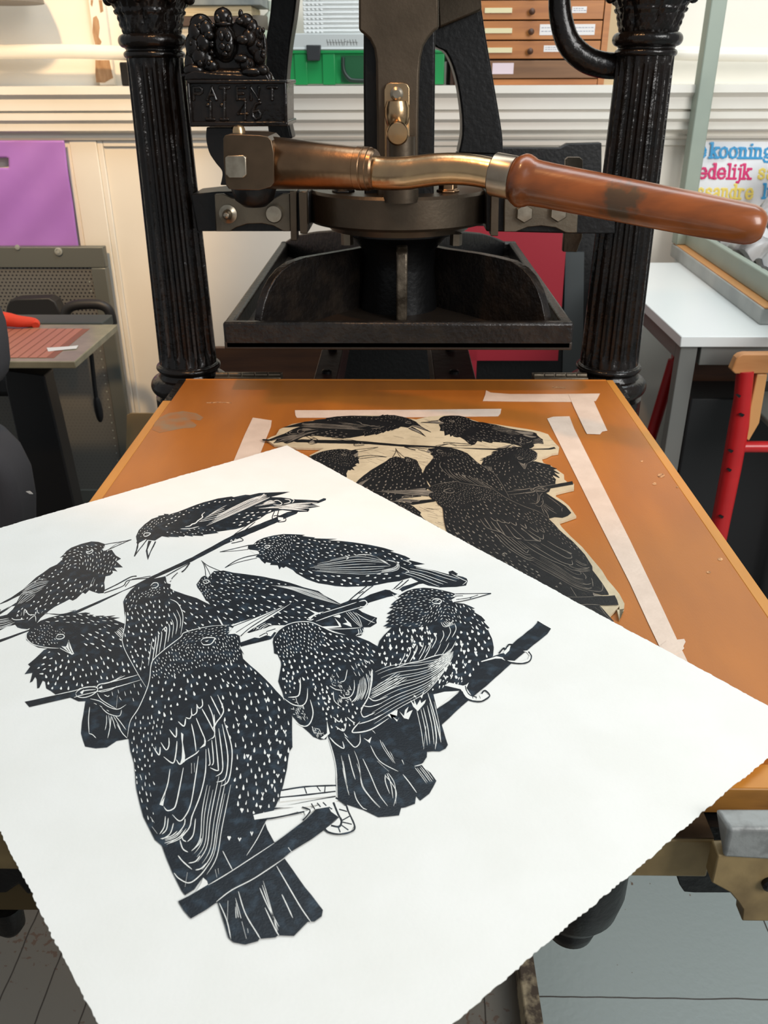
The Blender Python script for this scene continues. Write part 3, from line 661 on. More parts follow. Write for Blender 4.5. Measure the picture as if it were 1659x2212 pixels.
# green tool box
tb_ = thing('tool_box', (ledge(790, YF), YF, ZL), 'green plastic tool box with frosted lid on the ledge behind the piston', 'tool box')
x0, x1 = P(622, 150, YF).x, P(963, 150, YF).x; zb_, zm, zt2 = ZL, onz(108, YF), onz(71, YF)
bb = B(); bb.box((x0 + 0.004, YF, zb_ + 0.004), (x1 - 0.004, YF + 0.2, zm - 0.006)); bb.box((x0, YF - 0.006, zm - 0.008), (x1, YF + 0.206, zm))
for u in (640, 700, 870, 935):
    xx = P(u, 150, YF).x; bb.box((xx - 0.004, YF - 0.004, zb_ + 0.002), (xx + 0.03, YF, zm - 0.008))
obj('body', bb, M_green, tb_, bevel=0.004, segs=3)
lid = obj('lid', B().box((x0, YF - 0.004, zm), (x1, YF + 0.204, zt2)).box((x0 - 0.003, YF - 0.007, zm), (x1 + 0.003, YF + 0.207, zm + 0.007)), M_clear, tb_, bevel=0.004, segs=3, label='frosted grey lid with faint writing')
wr = B(); random.seed(5)
u = 706
while u < 770:
    q = random.random()
    pts = [(u, 98), (u + 1.5, 84 + 6 * q)] if q < 0.5 else [(u, 85), (u + 3, 98)]
    wr.tube([P(a_, b2_, YF - 0.0045) for a_, b2_ in pts], 0.0007, 6); wr.tube([P(u, 91, YF - 0.0045), P(u + 5, 89 + 3 * q, YF - 0.0045)], 0.0006, 6)
    u += 6.2
obj('lid_writing', wr, M_grey, lid)
for ua, ub in ((661, 693), (905, 937)):
    obj('latch', B().prism([P(ua_, v_, YF - 0.018) for ua_, v_ in ((ua, 97), (ub, 97), (ub - 2, 131), (ua + 3, 131))], (0, 0.0125, 0)), mat('grey_black_plastic', (0.03, 0.032, 0.035, 1), 0.4), tb_, bevel=0.002)
hp = [P(u_, v_, YF - 0.02) for u_, v_ in ((741, 124), (742, 150), (752, 168), (768, 174), (830, 174), (846, 168), (856, 150), (857, 124))]
obj('handle', B().tube(smoothpath(hp, 5), 0.0055, 14), mat('dark_green_plastic', (0.012, 0.03, 0.02, 1), 0.4), tb_, smooth=True)
obj('handle_recess', B().prism([P(u_, v_, YF - 0.0005) for u_, v_ in ((737, 120), (862, 120), (862, 178), (737, 178))], (0, -0.0012, 0)), mat('deep_green_plastic', rgb(12, 84, 46), 0.5), tb_)
# milky trays stacked on it
ORD = ['lowest', 'second', 'third', 'fourth', 'fifth', 'sixth', 'seventh', 'topmost']
zs_ = [onz(v_, YF + 0.01) for v_ in (71, 62, 53, 43, 33, 23, 12, 2, -9)]
for i in range(8):
    za, zb2 = zs_[i], zs_[i + 1]
    xa, xb = P(655, 40, YF + 0.01).x, P(800, 40, YF + 0.01).x
    h = zb2 - za
    tr = B().box((xa + 0.004, YF + 0.014, za + 0.0003), (xb - 0.004, YF + 0.17, zb2 - 0.006)).box((xa, YF + 0.01, zb2 - 0.0062), (xb, YF + 0.174, zb2 - 0.0003))
    for q in range(5):
        xx = xa + 0.004 + 0.011 * q
        tr.ball((xx, YF + 0.0135, za + h * 0.3), (0.0045, 0.004, h * 0.3), 10, 6)
    lab = ('lowest milky plastic tray, resting on the tool box lid' if i == 0 else 'topmost milky plastic tray of the stack on the tool box' if i == 7 else ORD[i] + ' milky plastic tray from the bottom of the stack on the tool box')
    o = obj('plastic_tray', tr, M_clearwhite, None, bevel=0.0012); tag(o, lab, 'tray', 'milky trays stacked on the tool box')
# oak drawer cabinet
yc2 = 2.56
cb = thing('drawer_cabinet', (ledge(1170, yc2), yc2, ZL), 'orange-brown oak cabinet of shallow labelled drawers on the ledge', 'cabinet')
xa, xb, xc_, xd = P(985, 100, yc2).x, P(1297, 100, yc2).x, P(1311, 100, yc2).x, P(1333, 100, yc2).x
obj('carcass', B().box((xa - 0.012, yc2 + 0.004, ZL), (xb, yc2 + 0.24, onz(-60, yc2))).box((xb, yc2 - 0.003, ZL), (xc_, yc2 + 0.24, onz(-60, yc2))), M_gap, cb, label='carcass coloured dark for the shade between drawers')
obj('side_panel', B().box((xb + 0.001, yc2 - 0.006, ZL), (xc_, yc2 - 0.003, onz(-60, yc2))), M_oak, cb)
obj('cabinet_end', B().box((xc_, yc2 - 0.004, ZL), (xd, yc2 + 0.24, onz(-60, yc2))), mat('pale_ply', rgb(196, 168, 128), 0.6), cb, label='pale plywood end panel')
rows = [(-40, 0), (3, 44), (47, 87), (90, 128)]
lab2 = {1: [(1235, 14, 1268, 28)], 2: [(1165, 52, 1286, 76)], 3: [(1174, 98, 1222, 112)]}
for i, (va, vb) in enumerate(rows):
    d = obj('drawer', B().box((xa, yc2 - 0.008, onz(vb, yc2)), (xb - 0.002, yc2 + 0.003, onz(va, yc2))), M_oak, cb, bevel=0.0012)
    vm = (va + vb) / 2
    obj('label_holder', B().box((P(1047, vm, yc2 - .008).x, yc2 - 0.0105, onz(vm + 6 if i else vm, yc2)), (P(1106, vm, yc2 - .008).x, yc2 - 0.008, onz(vm - 5, yc2))), mat('cream_label', rgb(226, 214, 170), 0.6), d)
    obj('knob', B().lathe([(0.003, 0), (0.003, -0.006), (0.0075, -0.009), (0.0078, -0.014), (0.004, -0.0175), (0.0003, -0.018)], P(1150 - 2 * i, vm + 2, yc2 - 0.008), 'Y', 20), M_dkwood, d, smooth=True, sharp=50)
    for (ua, v1, ub, v2) in lab2.get(i, []):
        lo = P(ua, v2, yc2 - 0.008); hi = P(ub, v1, yc2 - 0.008)
        lo_ = obj('paper_label', B().box((lo.x, yc2 - 0.0086, lo.z), (hi.x, yc2 - 0.008, hi.z)), M_label, d)
        wr = B()
        for rr in range(2):
            zz = lo.z + (hi.z - lo.z) * (0.66 - 0.33 * rr); xx = lo.x + 0.004
            while xx < hi.x - 0.008:
                l_ = random.uniform(0.003, 0.008); wr.box((xx, yc2 - 0.0089, zz), (xx + l_, yc2 - 0.0086, zz + 0.0012)); xx += l_ + 0.002
        obj('label_writing', wr, mat('blue_grey_ink', rgb(130, 130, 150), 0.7), lo_)
d = obj('drawer', B().box((xa, yc2 - 0.008, onz(170, yc2)), (xb - 0.002, yc2 + 0.003, onz(132, yc2))), mat('brown_oak', rgb(132, 92, 58), 0.5, var=rgb(112, 76, 46), vscale=14, stretch=(0.3, 1, 4)), cb, bevel=0.0012, label='browner lowest drawer')
lo = P(1063, 160, yc2 - .008); hi = P(1110, 136, yc2 - .008)
obj('paper_label', B().box((lo.x, yc2 - 0.0086, lo.z), (hi.x, yc2 - 0.008, hi.z)), mat('pink_label', rgb(226, 206, 212), 0.7), d)
obj('plinth', B().box((xa, yc2 - 0.004, ZL), (xb, yc2 + 0.003, onz(172, yc2))), M_oak, cb, bevel=0.001)
# books and packs behind the coat of arms
yk = 2.60
def slab(name, u0, v0, u1, v1, y_, dep, m, label, cat, group=None, z0=None):
    a = P(u0, v1, y_); b2 = P(u1, v0, y_)
    o = obj(name, B().box((a.x, y_, a.z if z0 is None else z0), (b2.x, y_ + dep, b2.z)), m, None, bevel=0.002)
    return tag(o, label, cat, group)
zpp = ZL
slab('paper_pack', 360, 143, 424, 185, yk + 0.02, 0.16, mat('dark_card', rgb(58, 50, 44), 0.7), 'dark flat box at the bottom of the pile behind the coat of arms', 'box', None, ZL)
slab('paper_pack', 385, 57, 424, 143, yk + 0.01, 0.16, mat('paper_block', rgb(206, 198, 180), 0.8, var=rgb(160, 150, 130), vscale=60, stretch=(0.2, 1, 6)), 'pale block of papers in the pile behind the coat of arms', 'paper')
slab('book', 330, 36, 516, 57, yk, 0.17, mat('brown_binding', rgb(76, 58, 48), 0.6), 'dark brown flat book in the pile behind the coat of arms', 'book')
slab('book', 330, 12, 542, 36, yk + 0.005, 0.17, mat('buff_edges', rgb(196, 174, 134), 0.7, var=rgb(214, 196, 160), vscale=50, stretch=(0.2, 1, 6)), 'buff edged book under the grey one in the pile behind the coat of arms', 'book')
slab('book', 330, -25, 560, 12, yk - 0.005, 0.17, mat('grey_blue_cover', rgb(142, 144, 138), 0.6, var=rgb(120, 124, 122), vscale=30), 'grey-blue book at the top of the pile behind the coat of arms', 'book')
c = P(552, 42, yk + 0.05)
sc = obj('tape_roll', B().lathe([(0.020, -0.02), (0.031, -0.02), (0.033, -0.017), (0.033, 0.012), (0.031, 0.015), (0.020, 0.015)], (P(552, 40, yk + .05).x, yk + 0.05, P(552, 48, yk + .05).z), 'Z', 32), mat('grey_brown_card', rgb(104, 96, 84), 0.7), None, smooth=True, sharp=40)
tag(sc, 'dark grey round roll on the pile behind the unicorn of the coat of arms', 'roll')
pillar = obj('storage_tin', B().lathe([(0.030, ZL), (0.032, ZL + 0.003), (0.032, c.z - 0.026), (0.028, c.z - 0.0205)], (c.x, c.y, 0), 'Z', 32), mat('pale_green_tin', rgb(172, 182, 160), 0.5), None, smooth=True, sharp=40)
tag(pillar, 'pale green round tin under the dark grey roll behind the coat of arms', 'tin')
bo_ = obj('plastic_bottle', B().lathe([(0.034, ZL), (0.036, ZL + 0.004), (0.036, 1.40), (0.026, 1.425), (0.014, 1.435), (0.014, 1.46)], (P(590, 100, 2.72).x, 2.76, 0), 'Z', 32), mat('greenish_white_plastic', rgb(206, 212, 198), 0.4), None, smooth=True, sharp=40)
tag(bo_, 'greenish white plastic bottle between the pile of books and the tool box', 'bottle')
dk = obj('black_block', B().box((P(263, 150, 2.7).x, 2.68, ZL), (P(300, 150, 2.7).x, 2.75, onz(132, 2.68))), M_blackdull, None, bevel=0.004)
tag(dk, 'small black block on the ledge just left of the left column', 'block')

# ------------------------------------------------------------------ left side
lsh = thing('lamp_shade', (-1.2, 2.70, 1.5), 'grey round lamp shade cut off by the top left corner of the photo', 'lamp shade')
cc_ = P(-8, -40, 2.70)
obj('shade', B().lathe([(0.115, -0.05), (0.112, -0.03), (0.095, 0.02), (0.06, 0.06), (0.03, 0.075), (0.03, 0.12), (0.012, 0.125), (0.012, 0.9)], cc_, 'Z', 40), mat('grey_lamp_enamel', rgb(120, 112, 104), 0.5), lsh, smooth=True, sharp=45)
yp = 2.575
def bag_pt(a, b_):
    u = -60 + (a * 1.0) * (200 + 32 * b_); v = 303 + 237 * b_
    q = P(u, v, yp); q.y += -0.004 * math.sin(a * 9 + b_ * 5) * math.sin(b_ * 7 + a * 3) - 0.004
    return q
def bag_shape():
    b = B(); NU, NV = 44, 44
    vs = [bag_pt(i / NU, j / NV) for j in range(NV + 1) for i in range(NU + 1)]
    fs = []
    for j in range(NV):
        for i in range(NU):
            u = -60 + ((i + .5) / NU) * (200 + 32 * (j + .5) / NV); v = 303 + 237 * (j + .5) / NV
            if u < 18 and 341 < v < 361: continue
            fs.append((j * (NU + 1) + i, j * (NU + 1) + i + 1, (j + 1) * (NU + 1) + i + 1, (j + 1) * (NU + 1) + i))
    return b.add(vs, fs)
o = obj('carrier_bag', bag_shape(), M_purple, None, smooth=True, fixn=False)
sd = o.modifiers.new('film', 'SOLIDIFY'); sd.thickness = 0.0015
tag(o, 'purple plastic carrier bag with a cut-out handle hanging on the left wall panel', 'bag')

# perforated grey metal screen
def perf_mat():
    m = bpy.data.materials.new('perforated_grey_steel'); m.use_nodes = True
    nt = m.node_tree; N = nt.nodes; L = nt.links; b = N['Principled BSDF']
    b.inputs['Roughness'].default_value = 0.42; b.inputs['Metallic'].default_value = 0.35
    tc = N.new('ShaderNodeTexCoord')
    mp = N.new('ShaderNodeMapping'); mp.inputs['Scale'].default_value = (1, 0.001, 1)
    L.new(tc.outputs['Object'], mp.inputs[0])
    sp = N.new('ShaderNodeSeparateXYZ'); L.new(mp.outputs[0], sp.inputs[0])
    def mm(op, a, b_=None):
        n = N.new('ShaderNodeMath'); n.operation = op
        for i, q in enumerate((a, b_)):
            if q is None: continue
            if isinstance(q, (int, float)): n.inputs[i].default_value = q
            else: L.new(q, n.inputs[i])
        return n.outputs[0]
    s = 0.0118
    zr = mm('DIVIDE', sp.outputs['Z'], s * 0.87); row = mm('FLOOR', zr); fz = mm('SUBTRACT', mm('FRACT', zr), 0.5)
    odd = mm('MULTIPLY', mm('MODULO', row, 2.0), 0.5)
    fx = mm('SUBTRACT', mm('FRACT', mm('ADD', mm('DIVIDE', sp.outputs['X'], s), odd)), 0.5)
    d = mm('SQRT', mm('ADD', mm('MULTIPLY', fx, fx), mm('MULTIPLY', fz, fz)))
    hole = mm('LESS_THAN', d, 0.24)
    up = mm('MULTIPLY', hole, mm('ADD', 0.16, mm('MULTIPLY', 0.84, mm('GREATER_THAN', sp.outputs['Z'], 0.60))))
    mx = N.new('ShaderNodeMix'); mx.data_type = 'RGBA'; L.new(up, mx.inputs['Factor'])
    mx.inputs['A'].default_value = rgb(122, 120, 114); mx.inputs['B'].default_value = rgb(40, 38, 46)
    L.new(mx.outputs['Result'], b.inputs['Base Color'])
    return m
ysn = 2.535
sn = thing('metal_screen', (-1.1, ysn, 0), 'grey perforated metal screen standing against the left of the back wall', 'screen')
q0, q1 = P(222, 534, ysn), P(0, 527, ysn)
ztop = q0.z; xr_ = q0.x
obj('perforated_sheet', B().box((-1.9, ysn + 0.006, 0.06), (xr_ - 0.042, ysn + 0.010, ztop - 0.055)), perf_mat(), sn)
for lo_, hi_ in (((-1.95, ysn, ztop - 0.058), (xr_, ysn + 0.03, ztop)), ((-1.95, ysn, 0.0), (xr_ - 0.044, ysn + 0.03, 0.06))):
    obj('frame_rail', B().box(lo_, hi_), mat('screen_grey', rgb(104, 106, 100), 0.45, metal=0.3), sn, bevel=0.002)
obj('frame_post', B().box((xr_ - 0.044, ysn - 0.001, 0.0), (xr_, ysn + 0.03, ztop - 0.0585)), mat('screen_grey', (0, 0, 0, 1)), sn, bevel=0.003)
hol = B()
for i in range(30):
    hol.lathe([(0.002, 0), (0.002, -0.0006), (0.0003, -0.0008)], (xr_ - 0.056, ysn + 0.006, ztop - 0.1 - 0.026 * i), 'Y', 8)
obj('hole_row', hol, mat('pale_hole', rgb(168, 176, 168), 0.5), sn)
obj('cam_lock', B().lathe([(0.011, 0), (0.011, -0.004), (0.0075, -0.005), (0.0075, -0.0035), (0.005, -0.0035), (0.005, -0.006), (0.0003, -0.006)], P(127, 543, ysn), 'Y', 24), mat('pale_lock', rgb(176, 178, 170), 0.4, metal=0.4), sn, smooth=True, sharp=30)
obj('cam_lock', B().lathe([(0.007, 0), (0.007, -0.003), (0.0003, -0.004)], P(38, 534, ysn), 'Y', 24), mat('pale_lock', (0, 0, 0, 1)), sn, smooth=True, sharp=30)

# proofing table at the left
ZT = 0.72
lt_ = thing('side_table', (-0.95, 1.95, 0), 'table with pink ribbed top and glassy edge on a black leg at the left', 'table')
a = PZ(165, 776, ZT); b2 = PZ(242, 703, ZT)
xt = -0.703
obj('tabletop', B().box((-1.35, 1.80, ZT - 0.016), (xt, 2.115, ZT)), mat('glassy_edge', rgb(158, 150, 124), 0.25, var=rgb(140, 134, 110), vscale=20), lt_, bevel=0.002)
rb_ = B()
for i in range(26):
    xx = -1.33 + i * 0.0215
    if xx + 0.017 < xt - 0.055: rb_.box((xx, 1.825, ZT), (xx + 0.0175, 2.07, ZT + 0.0012))
obj('ribbed_sheet', rb_, mat('pink_ribs', rgb(190, 122, 98), 0.45), lt_, label='pinkish brown ribbed sheet')
obj('sheet_underlay', B().box((-1.34, 1.825, ZT - 0.0005), (xt - 0.055, 2.07, ZT + 0.0006)), mat('brown_ribs', rgb(146, 90, 70), 0.5), lt_)
decal('white_tape', [(101, 751), (104, 759), (140, 755), (165, 753), (169, 746), (150, 748), (120, 750)], M_chalk, lt_, ZT + 0.0018)
obj('leg', B().prism([P(u_, v_, 1.97) for u_, v_ in ((8, 800), (96, 812), (99, 830), (118, 905), (140, 1000), (172, 1140), (214, 1330), (110, 1330), (72, 1140), (40, 960), (12, 836))], (0, 0.06, 0)), M_plainblack, lt_, bevel=0.004)
obj('leg_flange', B().lathe([(0.14, ZT - 0.0162), (0.13, ZT - 0.03), (0.10, ZT - 0.045), (0.05, ZT - 0.048)][::-1], (-0.90, 1.99, 0), 'Z', 40), M_plainblack, lt_, smooth=True, sharp=35)
fo = P(160, 1330, 2.0)
obj('foot', B().box((-1.15, 1.90, 0.0), (-0.60, 2.08, 0.03)), M_plainblack, lt_, bevel=0.01)
obj('hanging_lever', B().tube([P(197, 765, 2.1), P(204, 830, 2.1), P(208, 862, 2.1)], 0.0058, 12).tube(smoothpath([P(208, 858, 2.1), P(211, 875, 2.1), P(215, 895, 2.1), P(217, 911, 2.1)], 4), [0.006, 0.008, 0.009, 0.010, 0.0105, 0.0105, 0.011, 0.0105, 0.01, 0.0095, 0.008, 0.006, 0.004], 14), M_plainblack, lt_, smooth=True)
obj('table_shelf', B().box((-1.30, 2.117, ZT - 0.02), (P(246, 700, 2.2).x, 2.2, ZT + 0.004)), mat('dark_teal_grey', rgb(64, 70, 68), 0.6), lt_, bevel=0.003)
rc = B()
cl = smoothpath([PZ(-30, 686, ZT + 0.03), PZ(15, 690, ZT + 0.022), PZ(40, 694, ZT + 0.018), PZ(74, 697, ZT + 0.010), PZ(77, 703, ZT + 0.006)], 4)
rc.tube(cl, [0.020 - 0.0007 * i for i in range(len(cl))], 10)
o = obj('red_rag', rc, mat('orange_red_cloth', rgb(226, 70, 44), 0.8, bump=0.4, bscale=60), None, smooth=True)
tag(o, 'crumpled orange-red rag lying on the back of the left table', 'rag')
def cushion(px, y_, dep, m, name, parent=None):
    return obj(name, prism_px(px, y_, dep), m, parent, bevel=0.012, segs=4)
oc = thing('office_chair', (-1.0, 2.33, 0), 'black office chair standing behind the left table in front of the metal screen', 'chair')
cushion([(10, 690), (14, 662), (20, 650), (34, 646), (105, 644), (118, 652), (126, 668), (133, 684), (140, 720), (8, 720)], 2.36, 0.05, M_plainblack, 'backrest', oc)
ar = smoothpath([P(142, 720, 2.34), P(140, 690, 2.34), P(146, 668, 2.34), P(165, 659, 2.34), P(200, 657, 2.34), P(222, 660, 2.34), P(236, 672, 2.34), P(243, 700, 2.34)], 5)
obj('armrest', B().tube(ar, 0.014, 16), M_plainblack, oc, smooth=True)
obj('seat', B().box((-1.45, 2.27, 0.47), (-1.06, 2.50, 0.54)), M_plainblack, oc, bevel=0.02, segs=4)
obj('chair_column', B().lathe([(0.18, 0.0), (0.18, 0.02), (0.03, 0.05), (0.025, 0.47)], (-1.25, 2.33, 0), 'Z', 24), M_plainblack, oc, smooth=True, sharp=40)
# grey swivel chair at the left edge
gc = thing('swivel_chair', (-0.86, 1.36, 0), 'charcoal swivel chair cut off by the left edge in front of the table', 'chair')
obj('backrest', prism_px([(-160, 600), (-40, 640), (2, 660), (14, 690), (20, 730), (24, 775), (20, 800), (8, 818), (-10, 830), (-160, 840)], 1.58, -0.05), M_darkcloth, gc, bevel=0.012, segs=4)
obj('seat', prism_px([(-200, 880), (-40, 884), (20, 920), (54, 955), (76, 1000), (86, 1060), (86, 1180), (70, 1260), (-200, 1300)], 1.62, -0.12), M_darkcloth, gc, bevel=0.03, segs=4)
obj('thread_scrap', prism_px([(56, 1062), (64, 1061), (71, 1067), (64, 1067)], 1.4985, 0.001), M_chalk, gc)
sx = P(-60, 1200, 1.65).x; sz = P(-60, 1290, 1.65).z
obj('chair_column', B().lathe([(0.2, 0.0), (0.2, 0.025), (0.03, 0.06), (0.028, max(0.2, sz + 0.05))], (sx, 1.68, 0), 'Z', 24), M_plainblack, gc, smooth=True, sharp=40)
obj('back_stem', B().tube([P(-60, 830, 1.62), P(-70, 900, 1.7)], 0.02, 12), M_plainblack, gc)
cbx = obj('cardboard_sheet', prism_px([(274, 897), (282, 893), (400, 893), (400, 1010), (276, 1010), (272, 990)], 2.45, 0.006).box((-0.86, 2.45, 0), (-0.55, 2.456, 0.05)), mat('drab_card', rgb(150, 128, 92), 0.8), None)
tag(cbx, 'drab brown card leaning behind the left edge of the wooden board', 'card')

# ------------------------------------------------------------------ behind the press
o = obj('plywood_sheet', B().box((P(450, 790, 2.2).x, 2.2, 0.0), (P(700, 790, 2.2).x, 2.22, P(600, 752, 2.2).z)), M_dkwood, None, bevel=0.002)
tag(o, 'dark brown plywood sheet standing behind the press under the platen on the left', 'plywood')
bs = thing('black_easel_board', (0.35, 2.36, 0), 'black board standing behind the right of the press below the ledge', 'board')
obj('board_face', prism_px([(985, 330), (1000, 318), (1210, 319), (1226, 310), (1300, 308), (1300, 860), (985, 860)], 2.36, 0.03).box((P(985, 800, 2.36).x, 2.36, 0), (P(1300, 800, 2.36).x, 2.39, 0.5)), M_blackdull, bs, bevel=0.003)
obj('grey_strip', prism_px([(1222, 545), (1262, 545), (1258, 840), (1214, 840)], 2.352, 0.008), mat('blue_grey_paint', rgb(60, 66, 68), 0.5), bs)
o = obj('crimson_panel', prism_px([(1000, 490), (1226, 490), (1205, 779), (1000, 779)], 2.30, 0.012).box((P(1005, 779, 2.3).x, 2.30, 0.0), (P(1030, 779, 2.3).x, 2.312, 0.6)), M_darkred, None)
tag(o, 'crimson card panel standing behind the platen in front of the black board', 'card')

# ------------------------------------------------------------------ right side: white table and what is on and under it
TZ = 0.81
wt = thing('white_table', (0.9, 2.2, 0), 'white topped table with grey steel legs at the right of the press', 'table')
tx0 = 0.5614
obj('tabletop', B().box((tx0, 1.679, TZ - 0.022), (1.8, 2.44, TZ)), M_white, wt, bevel=0.002)
fx = P(1476, 770, 1.70).x
fr = B().box((fx + 0.03, 1.69, TZ - 0.062), (1.78, 1.72, TZ - 0.0222)).box((tx0 + 0.006, 1.722, TZ - 0.055), (tx0 + 0.03, 2.42, TZ - 0.0222))
obj('frame_rail', fr, M_grey, wt, bevel=0.0015)
for x_, y_ in ((tx0 + 0.006, 1.69), (tx0 + 0.006, 2.40), (1.75, 1.69), (1.75, 2.40)):
    obj('leg', B().box((x_, y_, 0.0), (x_ + 0.034, y_ + 0.032, TZ - 0.0222)), M_grey, wt, bevel=0.0015)
# brown board leaning under the table, crimson stool leg behind the table leg
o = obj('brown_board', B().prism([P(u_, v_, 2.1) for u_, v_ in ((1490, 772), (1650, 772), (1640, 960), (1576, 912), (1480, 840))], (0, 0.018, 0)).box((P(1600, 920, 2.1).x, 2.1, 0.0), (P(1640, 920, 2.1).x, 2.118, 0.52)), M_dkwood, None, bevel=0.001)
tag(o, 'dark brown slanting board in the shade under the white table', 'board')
rs = thing('red_trestle', (0.7, 2.35, 0), 'dark red slanting metal trestle seen behind the front leg of the white table', 'trestle')
la, lb2 = P(1456, 778, 2.3), P(1395, 980, 2.3)
dv = (lb2 - la) / (la.z - lb2.z); base_ = la + dv * la.z
obj('leg', B().tube([la, base_], 0.016, 14), M_red, rs, smooth=True)
obj('leg', B().tube([la + Vector((0.03, 0.03, 0)), base_ + Vector((0.35, 0.03, 0))], 0.016, 14), M_red, rs, smooth=True)
obj('rail', B().tube([la + Vector((0.0, 0.02, 0.005)), la + Vector((0.5, 0.02, 0.005))], 0.010, 14), M_red, rs, smooth=True)
cc = obj('shade_filler', B().box((0.70, 1.955, 0.0), (1.9, 2.09, 0.585)), M_plainblack, None, bevel=0.004)  # added black box, fills the darkness below the tabletop
tag(cc, 'black box added to fill the dark under the white table behind the red chair', 'filler box')
# red chair
ch = thing('red_chair', (0.9, 1.55, 0), 'red tubular chair with beech back rail drawn up to the white table', 'chair')
yr = 1.60
obj('back_rail', prism_px([(1580, 800), (1592, 774), (1600, 768), (1612, 765), (1760, 764), (1760, 806), (1588, 808)], yr, 0.022), M_beech, ch, bevel=0.004, segs=3)
lp = [P(1610, 800, yr + 0.01), P(1604, 860, yr + 0.01), P(1596, 920, yr + 0.01), P(1580, 1010, yr + 0.01), P(1560, 1110, yr + 0.01)]
dv = (lp[-1] - lp[-2]) / (lp[-2].z - lp[-1].z); lp.append(lp[-1] + dv * lp[-1].z)
def chair_leg(off):
    return B().tube([q + Vector((off, 0, 0)) for q in lp], [0.0165, 0.0165, 0.0195, 0.0195, 0.019, 0.019], 24)
lg = obj('leg', chair_leg(0), M_red, ch, smooth=True)
obj('leg', chair_leg(0.36), M_red, ch, smooth=True)
for u_, v_, s_ in ((1595, 856, 5), (1602, 897, 6), (1578, 975, 6), (1575, 1016, 5), (1558, 1117, 5)):
    obj('paint_chip', prism_px([(u_ - s_, v_ - 2), (u_, v_ - 4), (u_ + s_ + 1, v_ - 1), (u_ + 2, v_ + 4)], yr - 0.0105, 0.004), M_blackdull, lg)
obj('stretcher', B().tube([P(1604, 965, yr + 0.01), P(1760, 965, yr + 0.01)], 0.0115, 16), M_red, ch, smooth=True)
obj('back_slat', prism_px([(1636, 808), (1658, 808), (1640, 915), (1618, 953), (1608, 945), (1616, 900)], yr + 0.006, 0.012), mat('pale_beech', rgb(206, 150, 92), 0.4), ch, bevel=0.002)
obj('seat', B().box((P(1690, 945, yr + 0.03).x, yr + 0.03, P(1625, 952, yr + .03).z), (1.2, 1.90, P(1625, 938, yr + .03).z)), mat('grey_seat', rgb(120, 122, 116), 0.4), ch, bevel=0.004)
for q in range(2):
    obj('front_leg', B().tube([(0.98 + 0.2 * q, 1.88, 0.50), (0.98 + 0.2 * q, 1.90, 0.0)], 0.013, 16), M_red, ch, smooth=True)
# sage green stand
sg = thing('sage_stand', (0.85, 2.2, TZ), 'sage green upright post with long green and grey base on the white table', 'stand')
pA, pB = PZ(1447, 552, TZ + 0.0), PZ(1640, 702, TZ + 0.0)
pA = pA + (pB - pA) * max(0.0, (pA.y - 2.565) / (pA.y - pB.y))
d = (pB - pA); d.z = 0; dn = d.normalized(); nn = Vector((-dn.y, dn.x, 0))
if nn.x < 0: nn = -nn
L_ = d.length
def bar(off, w_, z0, z1, a0=0.0, a1=None):
    a1 = L_ if a1 is None else a1
    base = [pA + dn * a0 + nn * off, pA + dn * a1 + nn * off, pA + dn * a1 + nn * (off + w_), pA + dn * a0 + nn * (off + w_)]
    return B().prism([Vector((q.x, q.y, z0)) for q in base], (0, 0, z1 - z0))
obj('base_rail', bar(0.0, 0.34, TZ, TZ + 0.034), mat('pale_grey_paint', rgb(166, 168, 164), 0.5, var=rgb(150, 152, 150), vscale=12), sg, bevel=0.003)
obj('rail_lip', bar(0.004, 0.335, TZ + 0.034, TZ + 0.0365, 0.004), mat('orange_pine', rgb(210, 150, 92), 0.5), sg)
obj('green_rail', bar(0.026, 0.02, TZ + 0.0365, TZ + 0.085, 0.03, L_ + 0.3), M_sage, sg, bevel=0.003)
py_ = 2.50
pa = P(1494, 400, py_)
obj('post', B().box((pa.x - 0.019, py_, TZ + 0.0368), (pa.x + 0.0215, py_ + 0.045, 1.9)), M_sage, sg, bevel=0.003)
